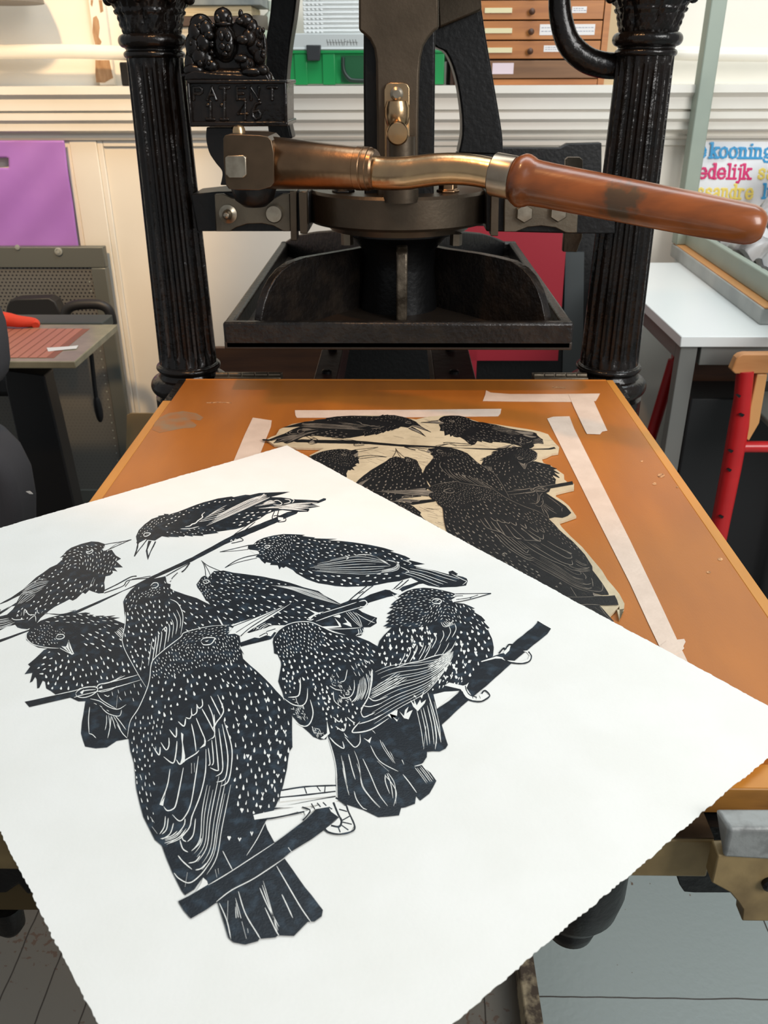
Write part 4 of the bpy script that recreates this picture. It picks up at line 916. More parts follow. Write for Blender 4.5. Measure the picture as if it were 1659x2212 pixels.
# exhibition bag with coloured words, stuck to the wall behind the stand
yb_ = 2.592
po = thing('lettered_poster', (1.0, yb_, 0.9), 'white poster with blue, pink and yellow words on the wall behind the sage green post', 'poster')
def sheetpt(a_, b_):
    q = P(1490 + 330 * a_, 306 + 230 * b_, yb_ - 0.014); q.y += 0.003 * math.sin(a_ * 6 + b_ * 8); return q
po_s = obj('sheet', B().grid(sheetpt, 20, 14), mat('glossy_white_sheet', rgb(232, 234, 236), 0.3, bump=0.1, bscale=14), po, smooth=True)
LET = {'e': [[(.08, .34), (.92, .34), (.9, .5), (.72, .68), (.5, .7), (.25, .64), (.1, .45), (.1, .25), (.25, .06), (.5, 0), (.75, .03), (.92, .16)]],
       'k': [[(.2, 0), (.2, 1.0), (.02, 1.0)], [(.02, 0), (.4, 0)], [(.25, .3), (.8, .68)], [(.45, .42), (.9, 0)], [(.6, .68), (1.0, .68)], [(.72, 0), (1.08, 0)]],
       'o': [[(.5, .7), (.22, .62), (.08, .35), (.22, .07), (.5, 0), (.78, .07), (.92, .35), (.78, .62), (.5, .7)]],
       'n': [[(.02, .68), (.22, .68), (.22, 0)], [(.02, 0), (.42, 0)], [(.22, .5), (.45, .68), (.68, .66), (.78, .5), (.78, 0)], [(.6, 0), (.98, 0)]],
       'i': [[(.1, .68), (.4, .68), (.4, 0)], [(.1, 0), (.7, 0)], [(.38, .92), (.42, .92)]],
       'g': [[(.8, .68), (.5, .7), (.2, .6), (.15, .4), (.35, .25), (.6, .28), (.78, .45), (.7, .62)], [(.35, .25), (.2, .1), (.7, .02), (.85, -.12), (.6, -.26), (.25, -.24), (.12, -.1)]],
       'd': [[(.8, 0), (.8, 1.0), (.6, 1.0)], [(.8, .5), (.6, .68), (.3, .64), (.1, .35), (.3, .05), (.6, .02), (.8, .2)], [(.8, 0), (1.0, 0)]],
       'l': [[(.1, 1.0), (.4, 1.0), (.4, 0)], [(.1, 0), (.7, 0)]],
       'j': [[(.2, .68), (.5, .68), (.5, -.1), (.35, -.26), (.1, -.24)], [(.48, .92), (.52, .92)]],
       's': [[(.82, .52), (.8, .62), (.5, .7), (.2, .6), (.2, .45), (.5, .36), (.8, .27), (.82, .1), (.5, 0), (.2, .06), (.16, .2)]],
       'a': [[(.15, .55), (.25, .66), (.5, .7), (.75, .62), (.78, .45), (.78, .06), (.98, 0)], [(.78, .38), (.4, .36), (.15, .25), (.18, .06), (.4, 0), (.65, .06), (.78, .2)]],
       'r': [[(.05, .68), (.25, .68), (.25, 0)], [(.05, 0), (.5, 0)], [(.25, .45), (.5, .68), (.8, .64)]],
       'm': [[(.02, .68), (.15, .68), (.15, 0)], [(.15, .5), (.35, .7), (.5, .6), (.5, 0)], [(.5, .5), (.7, .7), (.88, .6), (.88, 0)]]}
def word(txt, u, v, cw, hh_, slope, m, th=2.6, skew=0.13):
    b = B(); x = u
    for c_ in txt:
        if c_ == ' ': x += cw * 0.3; continue
        cwid = cw * (0.55 if c_ in 'ilj' else 1.5 if c_ == 'm' else 1.0)
        for s_ in LET[c_]:
            pts = [P(x + (px_ * cwid if c_ != 'i' and c_ != 'l' and c_ != 'j' else px_ * cw * 0.75) + skew * py2 * hh_, v - py2 * hh_ + slope * (x - u + px_ * cwid), yb_ - 0.0185) for px_, py2 in s_]
            b.tube(pts, th * 2.6 / FPX, 6, mi=0)
            for q in pts: b.ball(q, th * 2.6 / FPX, 6, 4)
        x += cwid * 1.13
    b.v = [(q[0], yb_ - 0.0172 + (q[1] - yb_ + 0.0185) * 0.15, q[2]) for q in b.v]
    obj('coloured_word', b, m, po_s, smooth=True)
random.seed(3)
word('e kooning', 1506, 340, 18.5, 31, 0.012, mat('sky_blue_print', rgb(52, 152, 206), 0.4))
word('edelijk', 1508, 385, 18.0, 31, 0.012, mat('pink_print', rgb(216, 44, 112), 0.4))
word('sa', 1636, 386, 17, 30, 0.012, mat('yellow_print', rgb(238, 214, 106), 0.4))
word('ssandre', 1504, 428, 15.6, 30, 0.012, mat('yellow_print', (0, 0, 0, 1)))
word('li', 1646, 428, 16, 30, 0.012, mat('sky_blue_print', (0, 0, 0, 1)))
word('m', 1492, 516, 24, 30, 0.0, mat('pink_print', (0, 0, 0, 1)))
# crumpled grey and black bag lying on the stand
gb = thing('crumpled_bag', (1.0, 2.3, TZ + 0.05), 'crumpled grey and white plastic bag with dark folds lying on the sage stand', 'bag')
def crump(a_, b_):
    s = 0.10 + (L_ + 0.05) * b_
    q = pA + dn * s + nn * (0.053 + 0.27 * a_)
    h_ = TZ + 0.098 + 0.16 * a_ + 0.03 * math.sin(a_ * 10 + b_ * 4) * (0.4 + a_) + 0.012 * math.sin(b_ * 23 + a_ * 9) + 0.006 * math.sin(b_ * 51 - a_ * 31)
    q.z = h_ - 0.04 * max(0, 0.12 - a_) / 0.12; return q
M_bag = mat('silver_black_film', rgb(198, 198, 200), 0.35, var=rgb(86, 86, 88), vscale=11, vlo=0.5, vhi=0.66, stretch=(1, 1, 1), bump=0.25, bscale=40)
o = obj('film', B().grid(crump, 40, 60), M_bag, gb, smooth=True, fixn=False)
o.modifiers.new('film', 'SOLIDIFY').thickness = 0.002
for a0 in (0.0, 0.34):
    pts = [crump(a0 + 0.03 * math.sin(i * 0.4), i / 40) + Vector((0, 0, 0.003)) for i in range(41)]
    obj('dark_fold', B().tube(pts, [0.006 + 0.005 * abs(math.sin(i * 0.31)) for i in range(41)], 8), mat('black_film', (0.012, 0.012, 0.012, 1), 0.35), gb, smooth=True)
wr = B(); random.seed(11)
for i in range(34):
    a_ = random.uniform(0.42, 0.8); b_ = random.uniform(0.2, 0.75)
    p0 = crump(a_, b_) + Vector((0, 0, 0.004)); p1 = crump(a_ + random.uniform(0.03, 0.08), b_ + random.uniform(-0.02, 0.02)) + Vector((0, 0, 0.004))
    wr.tube([p0, p1], 0.0028, 6)
obj('pale_print', wr, M_chalk, gb)
# post lying on the floor at the front
fb = obj('floor_batten', B().box((PZ(1148, 2150, 0.05).x - 0.014, 0.2, 0.0), (PZ(1148, 2150, 0.05).x + 0.012, 0.98, 0.05)), mat('splashed_wood', rgb(146, 132, 106), 0.7, var=rgb(60, 48, 36), vscale=45, vlo=0.42, vhi=0.6), None, bevel=0.003)
tag(fb, 'paint-splashed wooden batten lying on the floor under the front of the paper', 'batten')
# ------------------------------------------------------------------ the linocut of starlings: one drawing, printed on the sheet and cut (mirrored) in the block
ART = """
# thin branch
I A 0,1365 250,1280 265,1258 470,1165 660,1115 800,1055 1100,925 1310,818 1659,655 1940,500 2070,435 2370,315 2480,265 2590,245 2560,280 2480,312 2370,365 2070,490 1940,545 1659,692 1310,848 1060,950 860,1050 660,1142 480,1195 265,1287 0,1390 -92,1406 -95,1377
# bird 2 (top left) tail pieces, body
I A 905,540 850,522 790,518 700,540 615,572 575,600 545,635 515,660 548,652 522,690 490,718 430,745 370,790 310,830 250,885 190,938 165,955 100,1000 40,1032 -13,1062 -40,1080 -66,1108 -73,1131 -57,1139 -53,1196 -64,1227 -44,1242 -26,1263 0,1287 60,1255 130,1238 150,1262 185,1272 235,1277 300,1250 350,1180 420,1120 470,1085 520,1060 560,1040 600,1018 628,1030 660,1013 715,960 737,972 770,940 795,950 850,968 895,965 905,932 900,872 912,820 950,812 975,790 970,770 1015,778 985,745 1062,742 1005,690 1046,667 1000,640 965,590 905,602
W A 170,985 60,1040 -13,1067 -44,1102 -13,1107 -20,1125 10,1100 0,1125 90,1075 60,1100 140,1045
W A 0,1165 60,1150 110,1105 130,1075 100,1080 60,1110 0,1150 -22,1161
W A 905,600 1000,560 1135,503 985,530 905,545 940,555 880,585
k A 7 905,545 985,531 1060,520 1135,503
k A 7 905,603 1000,561 1070,530 1135,503
k A 4 935,590 1000,545 1050,528
F A 7 4 0.25 | 180,945 330,850 440,850 | 180,985 300,960 400,905
F A 6 4 0.3 | 130,1065 200,960 300,960 | 180,1060 260,1020 320,960
F A 6 6 0.2 | -44,1192 0,1195 110,1175 | -44,1232 0,1270 140,1220
F A 5 5 0.2 | -35,1088 0,1070 150,1000 | -33,1106 0,1105 150,1040
w A 7 100,1180 130,1195 210,1190
w A 7 145,1170 150,1150 160,1165
w A 7 180,1160 190,1130
w A 8 205,1160 215,1105 250,1150 310,1150
w A 6 245,1200 300,1160 310,1210
w A 6 320,1105 325,1130 340,1140
w A 6 770,920 810,830
w A 6 800,900 820,845
w A 6 700,960 740,920
w A 7 760,615 780,600 803,595 795,612 765,625 745,612 770,600
S A 27 24 9 | 560,620 700,560 820,535 900,560 960,620 1010,680 990,740 930,800 840,790 720,750 560,760 520,700 | 600,600,5,-1 800,560,4,1 950,650,-2,3 760,720,-1,3 880,760,-1,3 560,720,3,-3
S A 34 24 10 | 520,740 560,760 480,840 380,850 250,890 330,830 | 400,800,3,-2
S A 46 26 13 | 470,850 560,830 740,870 890,880 870,950 740,940 640,1000 540,1040 450,1080 350,1150 190,1210 150,1120 330,1000 400,920 | 500,950,3,-3 800,900,1,-2 300,1080,3,-3
k A 10 890,948 1010,890 1125,828 1180,818
k A 8 900,965 1060,905 1110,855 1300,835
k A 6 1080,910 1120,860
k A 7 1140,845 1300,818
k A 9 360,1130 520,1150 640,1122
k A 5 380,1145 540,1130 655,1112
W A 380,1140 500,1143 600,1128 640,1118 560,1122 460,1130
W A 400,1155 380,1195 460,1160
# bird 1 (top right)
I B -425,475 -400,420 -350,370 -290,325 -230,305 -235,298 -180,290 -185,280 -130,283 -60,262 60,215 160,180 280,148 400,130 420,136 520,115 560,118 640,100 760,95 905,90 840,110 740,135 830,138 900,148 960,156 1060,160 1150,166 1195,145 1217,148 1215,162 1150,188 1090,190 1165,216 1070,232 1072,248 1060,262 990,264 900,255 840,248 770,258 700,285 650,320 600,345 520,388 440,412 330,428 270,436 290,445 150,462 160,472 60,468 70,478 0,466 -10,478 -60,473 -50,482 -150,478 -130,486 -200,474 -230,492 -260,512 -325,505 -395,600 -440,650 -412,535
W B -330,500 -385,590 -432,640 -405,545 -395,530 -340,500
k B 8 -440,648 -395,588 -325,497
k B 12 -415,520 -410,560 -436,645
I B -318,512 -340,600 -322,680 -300,620 -268,560 -250,520
W B -290,515 -325,590 -318,640 -300,600 -262,520
S B 22 16 6 | -410,450 -340,375 -260,330 -200,310 -190,340 -240,380 -300,420 -380,480 | -350,400,3,-3
S B 36 20 8 | -200,300 -60,270 100,215 300,160 450,150 430,165 330,180 200,200 60,260 -60,330 -180,400 -150,380 | 0,260,4,-1 300,160,4,-1
S B 34 18 7 | -160,440 0,420 180,390 240,400 260,430 100,455 -50,465 | 0,440,4,1
S B 30 32 11 | 440,290 520,270 600,270 760,250 690,280 580,345 500,380 400,380 | 550,300,4,-1
w B 8 -360,460 -345,447 -315,445 -300,452 -325,470 -350,474 -362,460
w B 5 -335,458 -325,458
w B 10 0,392 40,385 60,370 90,360 110,340 150,310 145,290 170,265
w B 6 -40,410 40,408 120,388
F B 9 5 0.1 | 180,385 400,290 620,190 740,137 | 270,300 420,220 560,155 700,112
F B 6 5 0.15 | 110,350 170,340 320,310 | 215,285 290,240 360,205
w B 6 590,160 620,135 640,148 680,110 680,125
F B 5 6 0.1 | 600,215 700,200 790,185 | 640,210 720,170 760,168
w B 7 760,170 800,165 835,188 815,205 760,200
w B 7 860,155 900,160 905,180 850,195
w B 7 915,150 940,162 925,185
F B 6 7 0.2 | 620,235 760,228 900,235 1000,245 | 810,212 920,195 1050,185 1150,182
F B 5 6 0.25 | 800,235 900,240 1060,255 | 860,215 980,215 1160,212
k B 6 580,348 500,405 430,455 395,492
k B 7 605,350 520,420 470,462
k B 8 772,258 752,318 790,340
k B 7 808,252 795,305
k B 7 765,300 790,295 850,305 870,325 860,345 800,352
W B 800,310 845,312 850,335 805,335
k B 7 360,525 400,490 440,480 480,490 500,510 450,525 400,535
w B 6 390,520 400,505 410,520
w B 6 425,515 435,498 450,512
w B 6 465,510 472,498 485,508
# branch of bird 3
I C -170,545 -60,528 0,497 130,455 230,470 280,430 420,385 470,382 480,400 420,408 300,460 200,510 150,520 0,565 -150,620 -420,740 -520,710 -470,640 -260,580
# bird 3
I B 545,550 590,545 620,515 680,488 760,468 850,455 960,458 1035,463 1010,472 1125,485 1110,492 1315,497 1230,508 1345,515 1440,525 1540,540 1659,562 1720,576 1805,602 1770,605 1900,645 1945,668 1925,678 2070,715 1970,725 2000,738 2160,772 2280,805 2275,780 2310,770 2355,800 2340,812 2400,825 2432,840 2440,862 2425,900 2340,912 2200,917 2100,900 2020,870 1950,832 1850,862 1750,875 1600,905 1400,912 1300,905 1150,880 1050,845 960,795 930,765 870,735 850,748 830,738 815,762 800,725 735,722 740,705 700,698 690,712 660,685 640,660 608,652 640,625 630,600 570,592 540,585
W B 570,592 620,598 640,615 605,640 600,625 560,600
k B 6 548,552 430,580 300,610
k B 4 300,610 420,602 545,588
k B 7 632,632 520,655 430,690 345,746
k B 5 345,746 450,702 620,662
w B 5 535,565 550,590
w B 6 690,562 712,553 735,556 720,572 700,578 686,565 705,552
S B 19 19 7 | 590,550 640,515 720,485 850,465 960,470 920,540 900,620 860,670 800,700 700,680 640,640 650,610 | 650,530,3,-1 800,480,4,-1 850,600,1,2 760,660,1,1 900,540,0,1
S B 33 26 10 | 950,480 1100,495 1300,520 1500,550 1650,580 1640,640 1400,640 1200,660 1050,720 950,760 880,720 920,640 | 1000,500,4,1 1300,560,4,1 1000,680,3,2 1600,600,4,1
S B 44 40 15 | 960,740 1060,780 1300,810 1650,800 1850,800 1840,840 1700,870 1500,900 1300,895 1120,860 1000,800 | 1000,760,3,1 1300,860,4,1 1700,830,4,0
S B 40 30 12 | 1660,590 1800,620 1900,660 1950,700 1900,720 1750,680 | 1800,650,4,2
F B 8 5 0.2 | 1030,735 1250,690 1500,650 1720,690 | 1050,765 1300,790 1600,800 1820,760
F B 5 5 0.15 | 1220,690 1400,650 1600,640 1700,680 1760,710 | 1450,640 1560,630 1640,650 1700,690 1780,730
w B 7 1380,640 1410,660 1390,675
F B 4 7 0.1 | 1690,770 1790,750 1830,720 1800,690 1720,680 | 1680,790 1820,770 1850,730 1820,690
w B 6 1860,740 1930,775 1900,790
w B 6 1880,680 1950,705 1930,720
F B 5 6 0.15 | 1870,790 2000,830 2150,890 2200,910 | 1950,740 2100,765 2250,810 2390,850
w B 6 2300,800 2400,850 2430,865 2395,895
k B 9 1570,905 1450,1000 1380,1072
k B 8 1625,900 1540,965 1440,1060
k B 7 1500,970 1540,950
k B 8 1880,858 1790,940 1740,990
k B 8 1930,850 1860,910 1800,945
w B 9 1790,930 1850,950 1880,985 1840,1015 1790,975
W B 1770,945 1800,935 1860,940 1885,970 1875,1000 1845,1010 1850,980 1810,965
# bird 4
I B 235,790 250,775 300,775 330,770 420,790 520,802 680,825 800,850 900,875 1020,915 1150,948 1200,985 1290,1030 1380,1078 1500,1108 1530,1130 1600,1160 1659,1180 1650,1200 1655,1225 1600,1260 1540,1262 1545,1300 1520,1332 1450,1345 1300,1300 1200,1260 1100,1225 950,1215 860,1245 760,1245 600,1295 550,1310 330,1240 310,1200 260,1140 230,1090 200,1040 180,1030 140,960 105,915 98,890 140,830 165,815 200,830
k B 5 140,685 200,730 310,778
k B 6 150,695 170,745 178,820
k B 5 165,710 200,770 222,820
w B 7 150,862 175,852 205,858 195,878 170,882 150,868
w B 6 170,862 185,864
S B 20 17 7 | 110,890 150,840 230,810 230,860 210,960 220,1020 180,1010 130,940 | 160,900,1,3
S B 30 22 8 | 240,790 340,785 420,800 420,850 360,880 290,840 | 320,810,4,2
S B 38 28 11 | 230,880 420,820 700,850 880,890 720,900 640,960 500,1010 350,1040 240,1040 220,960 | 400,900,3,1 700,860,4,1
S B 46 38 15 | 240,1060 400,1030 640,980 760,920 1000,1010 1250,1080 1230,1120 1060,1190 950,1200 860,1230 700,1250 580,1280 380,1230 300,1150 | 500,1080,3,2 900,1020,3,1 700,1230,3,1 1150,1080,4,1
F B 9 4 0.2 | 710,895 900,930 1100,1000 1370,1075 | 880,900 1020,930 1160,970 1300,1050
F B 6 6 0.3 | 560,1290 600,1245 660,1210 | 660,1320 700,1270 760,1240
W B 1180,1255 1330,1250 1290,1180 1340,1230 1350,1260 1200,1275
W B 1370,1175 1430,1230 1440,1260 1360,1230 1400,1220
W B 1265,1165 1330,1150 1345,1165 1335,1180
F B 4 6 0.1 | 1440,1120 1500,1180 1530,1260 | 1370,1110 1440,1190 1520,1265
F B 3 7 0.1 | 1490,1270 1500,1310 1470,1335 | 1530,1270 1540,1300 1515,1325
w B 6 1210,1275 1370,1275 1520,1265
w B 6 1470,1135 1560,1190 1640,1225
w B 6 1580,1240 1640,1180
# branch over bird 4, feet
I B 1100,1180 1380,1080 1500,1045 1580,1060 1540,1090 1300,1160 1140,1215 1080,1205
w B 7 1130,1210 1300,1150 1560,1075
w B 7 1180,1140 1360,1085 1480,1045
W B 1060,1180 1120,1145 1060,1105 1150,1135 1200,1125 1110,1165 1080,1195
w B 9 1050,1190 1080,1200 1110,1190
w B 9 1500,1040 1550,1030 1570,1055 1540,1085 1510,1080
I B 470,1395 600,1350 700,1330 760,1300 800,1310 740,1365 620,1395 480,1430
W B 600,1350 700,1290 760,1245 870,1245 800,1270 840,1290 780,1290 740,1340 700,1330 640,1355
k B 7 640,1340 700,1310 710,1330
k B 7 700,1300 780,1275
# bird 5
I A 230,1320 255,1290 290,1245 350,1205 420,1180 500,1160 600,1150 740,1133 782,1140 755,1150 812,1155 795,1165 905,1160 885,1170 1000,1158 950,1175 1038,1178 980,1192 1060,1225 1080,1232 1100,1340 1150,1480 1220,1680 1290,1800 1270,1900 1200,2060 1180,2230 1116,2224 1060,2235 1008,2244 924,2300 828,2308 736,2292 700,2176 708,2080 736,1912 740,1900 680,1902 610,1870 480,1842 440,1812 400,1790 390,1732 370,1722 340,1785 322,1790 318,1710 305,1690 280,1730 258,1740 280,1655 213,1667 262,1600 243,1582 300,1535 380,1458 412,1445 330,1436 270,1402 228,1370
w A 7 232,1310 232,1360 290,1410 400,1436 510,1443
w A 8 485,1345 505,1325 545,1325 555,1345 530,1362 495,1362 483,1348
w A 8 505,1345 530,1340
W A 530,1425 570,1430 585,1400 592,1370 640,1490 620,1500 560,1450
k A 6 592,1378 600,1440 625,1485
k A 5 570,1435 600,1475
w A 6 515,1440 570,1470 630,1500
S A 20 11 7 | 460,1290 540,1265 560,1310 480,1330 | 500,1290,1,1
S A 30 14 8 | 250,1330 330,1250 450,1230 460,1330 500,1400 380,1420 280,1390 | 350,1350,1,1
S A 32 36 9 | 360,1210 500,1170 740,1145 960,1180 1040,1215 1000,1260 860,1300 780,1240 600,1220 440,1225 | 500,1190,4,0 800,1180,4,1 950,1230,4,1
S A 54 36 14 | 700,1330 860,1290 1040,1330 1060,1430 1000,1480 860,1440 740,1430 | 850,1350,4,2
S A 52 34 19 | 320,1560 420,1460 520,1490 660,1520 760,1500 960,1530 1090,1560 1140,1640 1050,1660 900,1720 760,1760 640,1790 480,1820 410,1740 340,1650 | 360,1560,3,-2 500,1650,-1,3 800,1600,1,3 1050,1600,1,3
F A 6 8 0.2 | 990,1300 1020,1330 1055,1365 | 1040,1260 1060,1275 1072,1300
S A 60 40 9 | 980,1800 1200,1740 1240,1780 1170,1890 1060,1900 960,1870 | 1100,1830,1,3
w A 7 775,1950 765,2060 770,2180
w A 7 770,2180 800,2190 830,2220
F A 5 7 0.15 | 920,2010 920,2090 905,2160 | 990,2020 1040,2080 1090,2150
w A 7 960,2030 950,2130 930,2220
w A 7 1010,2100 1060,2180 1100,2220
w A 7 840,1830 880,1890 1010,1970
w A 7 780,1880 860,1900 940,1950 1020,1970 1090,1930
w A 7 880,1960 940,2010 1030,2028 1050,1975
w A 6 1005,1960 1015,1850
w A 7 900,1845 930,1860 945,1850
S A 40 36 8 | 790,1890 880,1930 940,1990 900,1990 820,1940 | 850,1950,3,2
# branch of bird 5
I A 215,1905 480,1848 660,1808 1190,1675 1220,1722 1000,1780 800,1832 600,1872 400,1918 255,1952
w A 7 470,1848 660,1806 700,1790 830,1770
w A 7 640,1868 700,1850 850,1815 1000,1780 1222,1715
w A 7 870,1752 1000,1725 1195,1672
w A 8 655,1830 680,1805 740,1780 830,1780 840,1810 790,1850 720,1870 665,1858 655,1832
w A 8 700,1840 730,1810 830,1800
w A 9 830,1790 860,1755 940,1740 1080,1680
w A 7 840,1810 880,1820 960,1800 1010,1770
w A 7 960,1740 1050,1680
W A 690,1825 725,1800 715,1840
W A 850,1790 880,1765 885,1790
# bird 6
I A 1430,820 1390,830 1290,850 1200,880 1130,940 1090,990 1065,1040 1072,1100 1085,1180 1080,1230 1060,1340 1058,1390 1090,1480 1200,1680 1275,1800 1400,1800 1700,1500 1920,1250 1910,1235 1850,1120 1820,1070 1700,1010 1600,980 1500,945 1470,925 1475,890 1440,880
w A 6 1085,1130 1085,1190 1080,1240 1060,1340 1058,1390 1090,1480 1200,1680 1262,1780
k A 7 1435,820 1530,765 1640,706
k A 10 1640,706 1600,760 1570,785
k A 6 1535,790 1490,835 1470,870
W A 1435,830 1490,850 1460,870 1440,875
w A 7 1300,905 1325,880 1360,880 1365,905 1335,922 1305,918
w A 5 1318,903 1345,898
S A 19 15 8 | 1210,970 1300,930 1390,920 1390,960 1300,1000 1220,1000 | 1300,960,2,-1
S A 26 22 9 | 1080,1030 1130,960 1200,900 1210,960 1220,1010 1170,1090 1100,1120 | 1120,1020,1,-3
S A 30 22 10 | 1420,870 1470,880 1500,960 1450,1000 1400,960 | 1450,930,1,2
S A 46 30 17 | 1090,1130 1220,1050 1400,1010 1480,1030 1460,1160 1490,1220 1380,1330 1330,1420 1240,1640 1180,1600 1100,1440 1080,1330 1100,1230 | 1200,1200,1,3 1400,1100,1,3 1150,1500,1,3
S A 44 34 15 | 1500,970 1600,1010 1800,1090 1880,1200 1700,1290 1600,1310 1590,1150 | 1700,1150,3,2
w A 7 1470,1020 1530,1050 1570,1120 1580,1200 1560,1330
F A 9 9 0.25 | 1270,1660 1310,1400 1310,1400 | 1540,1330 1560,1200 1520,1100
w A 9 1400,1290 1440,1270 1420,1440
w A 8 1345,1340 1350,1480
w A 7 1215,1640 1230,1540
w A 6 1310,1560 1300,1700 1272,1810
# bird 8 with the broad tail under it and bird 9
I E 118,270 125,230 170,170 240,122 330,98 440,98 540,138 620,178 720,205 850,225 950,265 1010,300 1060,330 1100,600 1200,800 1330,1340 1400,1330 1430,1362 1480,1400 1530,1470 1470,1580 1390,1642 1355,1600 1345,1668 1260,1700 1225,1705 1208,1768 1030,1785 900,1722 720,1662 680,1620 662,1480 662,1350 640,1250 600,1105 590,1070 580,1110 530,1115 470,1090 340,970 270,890 220,790 200,700 165,610 178,540 190,470 188,440 160,378 130,368
w E 7 120,235 170,168 240,122 330,97 440,98 540,138 640,185 730,205
w E 9 205,745 225,820 270,895
S E 23 22 11 | 130,270 190,170 330,110 440,110 540,150 580,230 500,330 380,360 260,400 200,440 150,350 | 250,200,1,3 450,180,2,3 350,320,1,2
S E 36 38 15 | 520,150 640,200 800,240 960,290 1000,360 960,480 860,500 760,440 640,400 560,300 | 650,220,3,2 900,320,3,3 700,400,3,2
S E 36 32 20 | 200,460 300,410 500,350 620,390 700,500 600,540 560,600 640,720 600,860 500,680 400,580 280,640 200,600 | 300,500,1,3 550,500,2,3 500,650,1,3
S E 34 34 15 | 180,560 280,560 320,700 230,720 | 250,640,1,4
S E 44 32 20 | 450,620 580,680 660,840 800,800 900,850 830,980 700,1040 620,1020 560,900 480,760 | 600,850,1,3 800,850,1,3
w E 11 355,580 352,690 330,740 250,748
w E 9 210,755 290,810 370,820 410,770 418,670
w E 10 440,770 465,880 440,970 390,1000 320,970
H E 275,760 345,755 340,800 295,795
H E 275,830 400,830 420,930 380,970 310,920
H E 410,1020 520,1000 570,1080 500,1100 450,1060
W E 585,950 610,1060 560,1110 530,1100 585,1060
H E 610,560 680,545 720,660 650,660 610,610
H E 700,700 800,650 800,720 730,750
H E 660,760 730,750 720,810 680,800
H E 740,750 800,730 790,780 740,800
w E 7 760,510 740,600 700,615
w E 7 610,650 660,680 720,690
w E 7 640,700 650,780 710,830
w E 8 690,730 730,755 790,740 820,680 820,600
F E 8 7 0.2 | 770,810 840,740 860,590 | 930,760 960,640 930,540
S E 34 46 8 | 780,500 900,420 990,420 985,560 960,640 920,560 840,560 | 880,500,2,3 960,520,1,4
# tail of bird 8
w E 10 610,1095 660,1150 730,1190 720,1130
w E 9 740,1090 790,1150 830,1180 870,1140 870,1070
w E 9 640,920 690,960 710,930
w E 9 760,920 830,970 870,910
w E 9 660,1000 730,1040 750,970
W E 970,1030 1020,1060 1055,1005 1050,1085 1000,1060
W E 900,1100 940,1120 970,1090 955,1145
W E 730,1055 770,1100 740,1080
w E 8 600,1110 640,1240 665,1370 670,1500 675,1620
F E 3 8 0.3 | 700,1270 740,1450 780,1610 | 710,1200 740,1400 760,1520
w E 8 770,1240 800,1360 830,1460
F E 2 8 0.1 | 820,1210 860,1320 890,1500 960,1610 1060,1715 | 835,1300 870,1400 890,1520 980,1640 1060,1720
w E 8 895,1280 960,1420 1030,1580 1110,1690
w E 8 820,1560 840,1630 890,1700 930,1720
F E 3 8 0.1 | 1090,1410 1090,1480 1130,1590 | 1110,1400 1170,1500 1180,1680
w E 7 1085,1420 1150,1500 1185,1580 1160,1690
w E 7 960,1165 1040,1300 1200,1390
w E 7 1020,1300 1120,1390
F E 3 7 0.3 | 1040,1110 1080,1200 1200,1370 | 1050,1100 1120,1200 1180,1320
w E 8 1240,1415 1300,1490 1360,1575
F E 3 8 0.25 | 1080,980 1130,1060 1170,1120 | 1130,980 1150,1080 1190,1150
w E 8 1165,1050 1190,1180 1250,1330
w E 8 1190,990 1230,1130 1300,1250 1370,1290
w E 7 1230,920 1260,1060 1340,1190 1390,1225
w E 7 1300,1000 1320,1080
w E 7 1340,1345 1400,1330 1440,1300
F E 5 6 0.15 | 1340,1350 1400,1430 1450,1500 | 1410,1340 1460,1400 1510,1470
w E 7 1400,1300 1430,1260 1445,1240
# right big branch
I C 1445,728 1560,795 1530,840 1450,905 1360,978 1200,1112 1000,1292 840,1422 740,1510 680,1570 610,1632 560,1500 680,1420 760,1350 800,1290 940,1120 1000,1060 1130,1010 1170,1008 1225,930 1270,888 1400,788 1440,745
# bird 9 body
I C 735,495 690,480 620,463 540,448 460,442 380,450 320,468 270,495 237,520 268,522 210,560 178,590 207,592 163,615 202,622 143,667 182,670 138,702 168,708 133,737 168,738 112,775 152,776 128,792 188,782 120,850 80,900 60,960 40,1040 30,1100 15,1200 5,1300 -20,1370 -80,1490 -130,1600 -155,1690 -100,1680 0,1640 200,1900 300,1940 380,1982 450,1960 488,1905 490,1860 540,1855 600,1857 650,1832 670,1800 650,1740 600,1560 570,1450 545,1365 640,1340 770,1335 840,1270 900,1200 990,1110 1060,1030 1066,960 1050,880 1012,795 1030,790 978,735 992,725 960,690 895,652 905,645 870,622 905,622 860,600 810,580 720,570
W C 715,570 800,555 1040,491 735,497 705,520 745,520 700,545
k C 7 735,496 900,493 1043,491
k C 7 718,570 850,545 1043,491
k C 6 740,545 850,530 930,505
k C 6 730,515 800,512
k C 6 860,535 880,520
w C 9 530,560 548,542 585,538 612,552 608,572 575,580 545,575 530,562
W C 555,552 590,545 585,556
S C 24 24 7 | 230,540 330,470 460,448 620,470 710,500 690,560 640,600 520,590 460,680 420,780 280,770 160,780 170,700 200,620 | 300,520,4,-1 500,470,4,0 300,680,4,-1 650,520,3,1
S C 22 24 8 | 450,700 520,600 640,600 720,600 760,700 720,760 620,720 500,740 420,790 | 600,650,1,-2 700,680,1,2
S C 34 36 12 | 720,590 830,600 900,660 980,740 1010,800 900,790 780,760 | 800,650,2,3 950,740,2,2
F C 4 7 0.1 | 610,740 640,780 720,760 | 650,730 680,750 720,725
S C 52 32 22 | 110,890 190,800 300,800 480,780 560,830 520,930 400,960 380,1050 220,1110 90,1120 60,1060 | 200,950,0,1 450,850,1,3
V C 160,850 370,820 500,830 445,800 360,900 560,850 340,970 380,940 430,930 440,870 530,900 270,840 80,1020 140,1060 130,1105 175,970
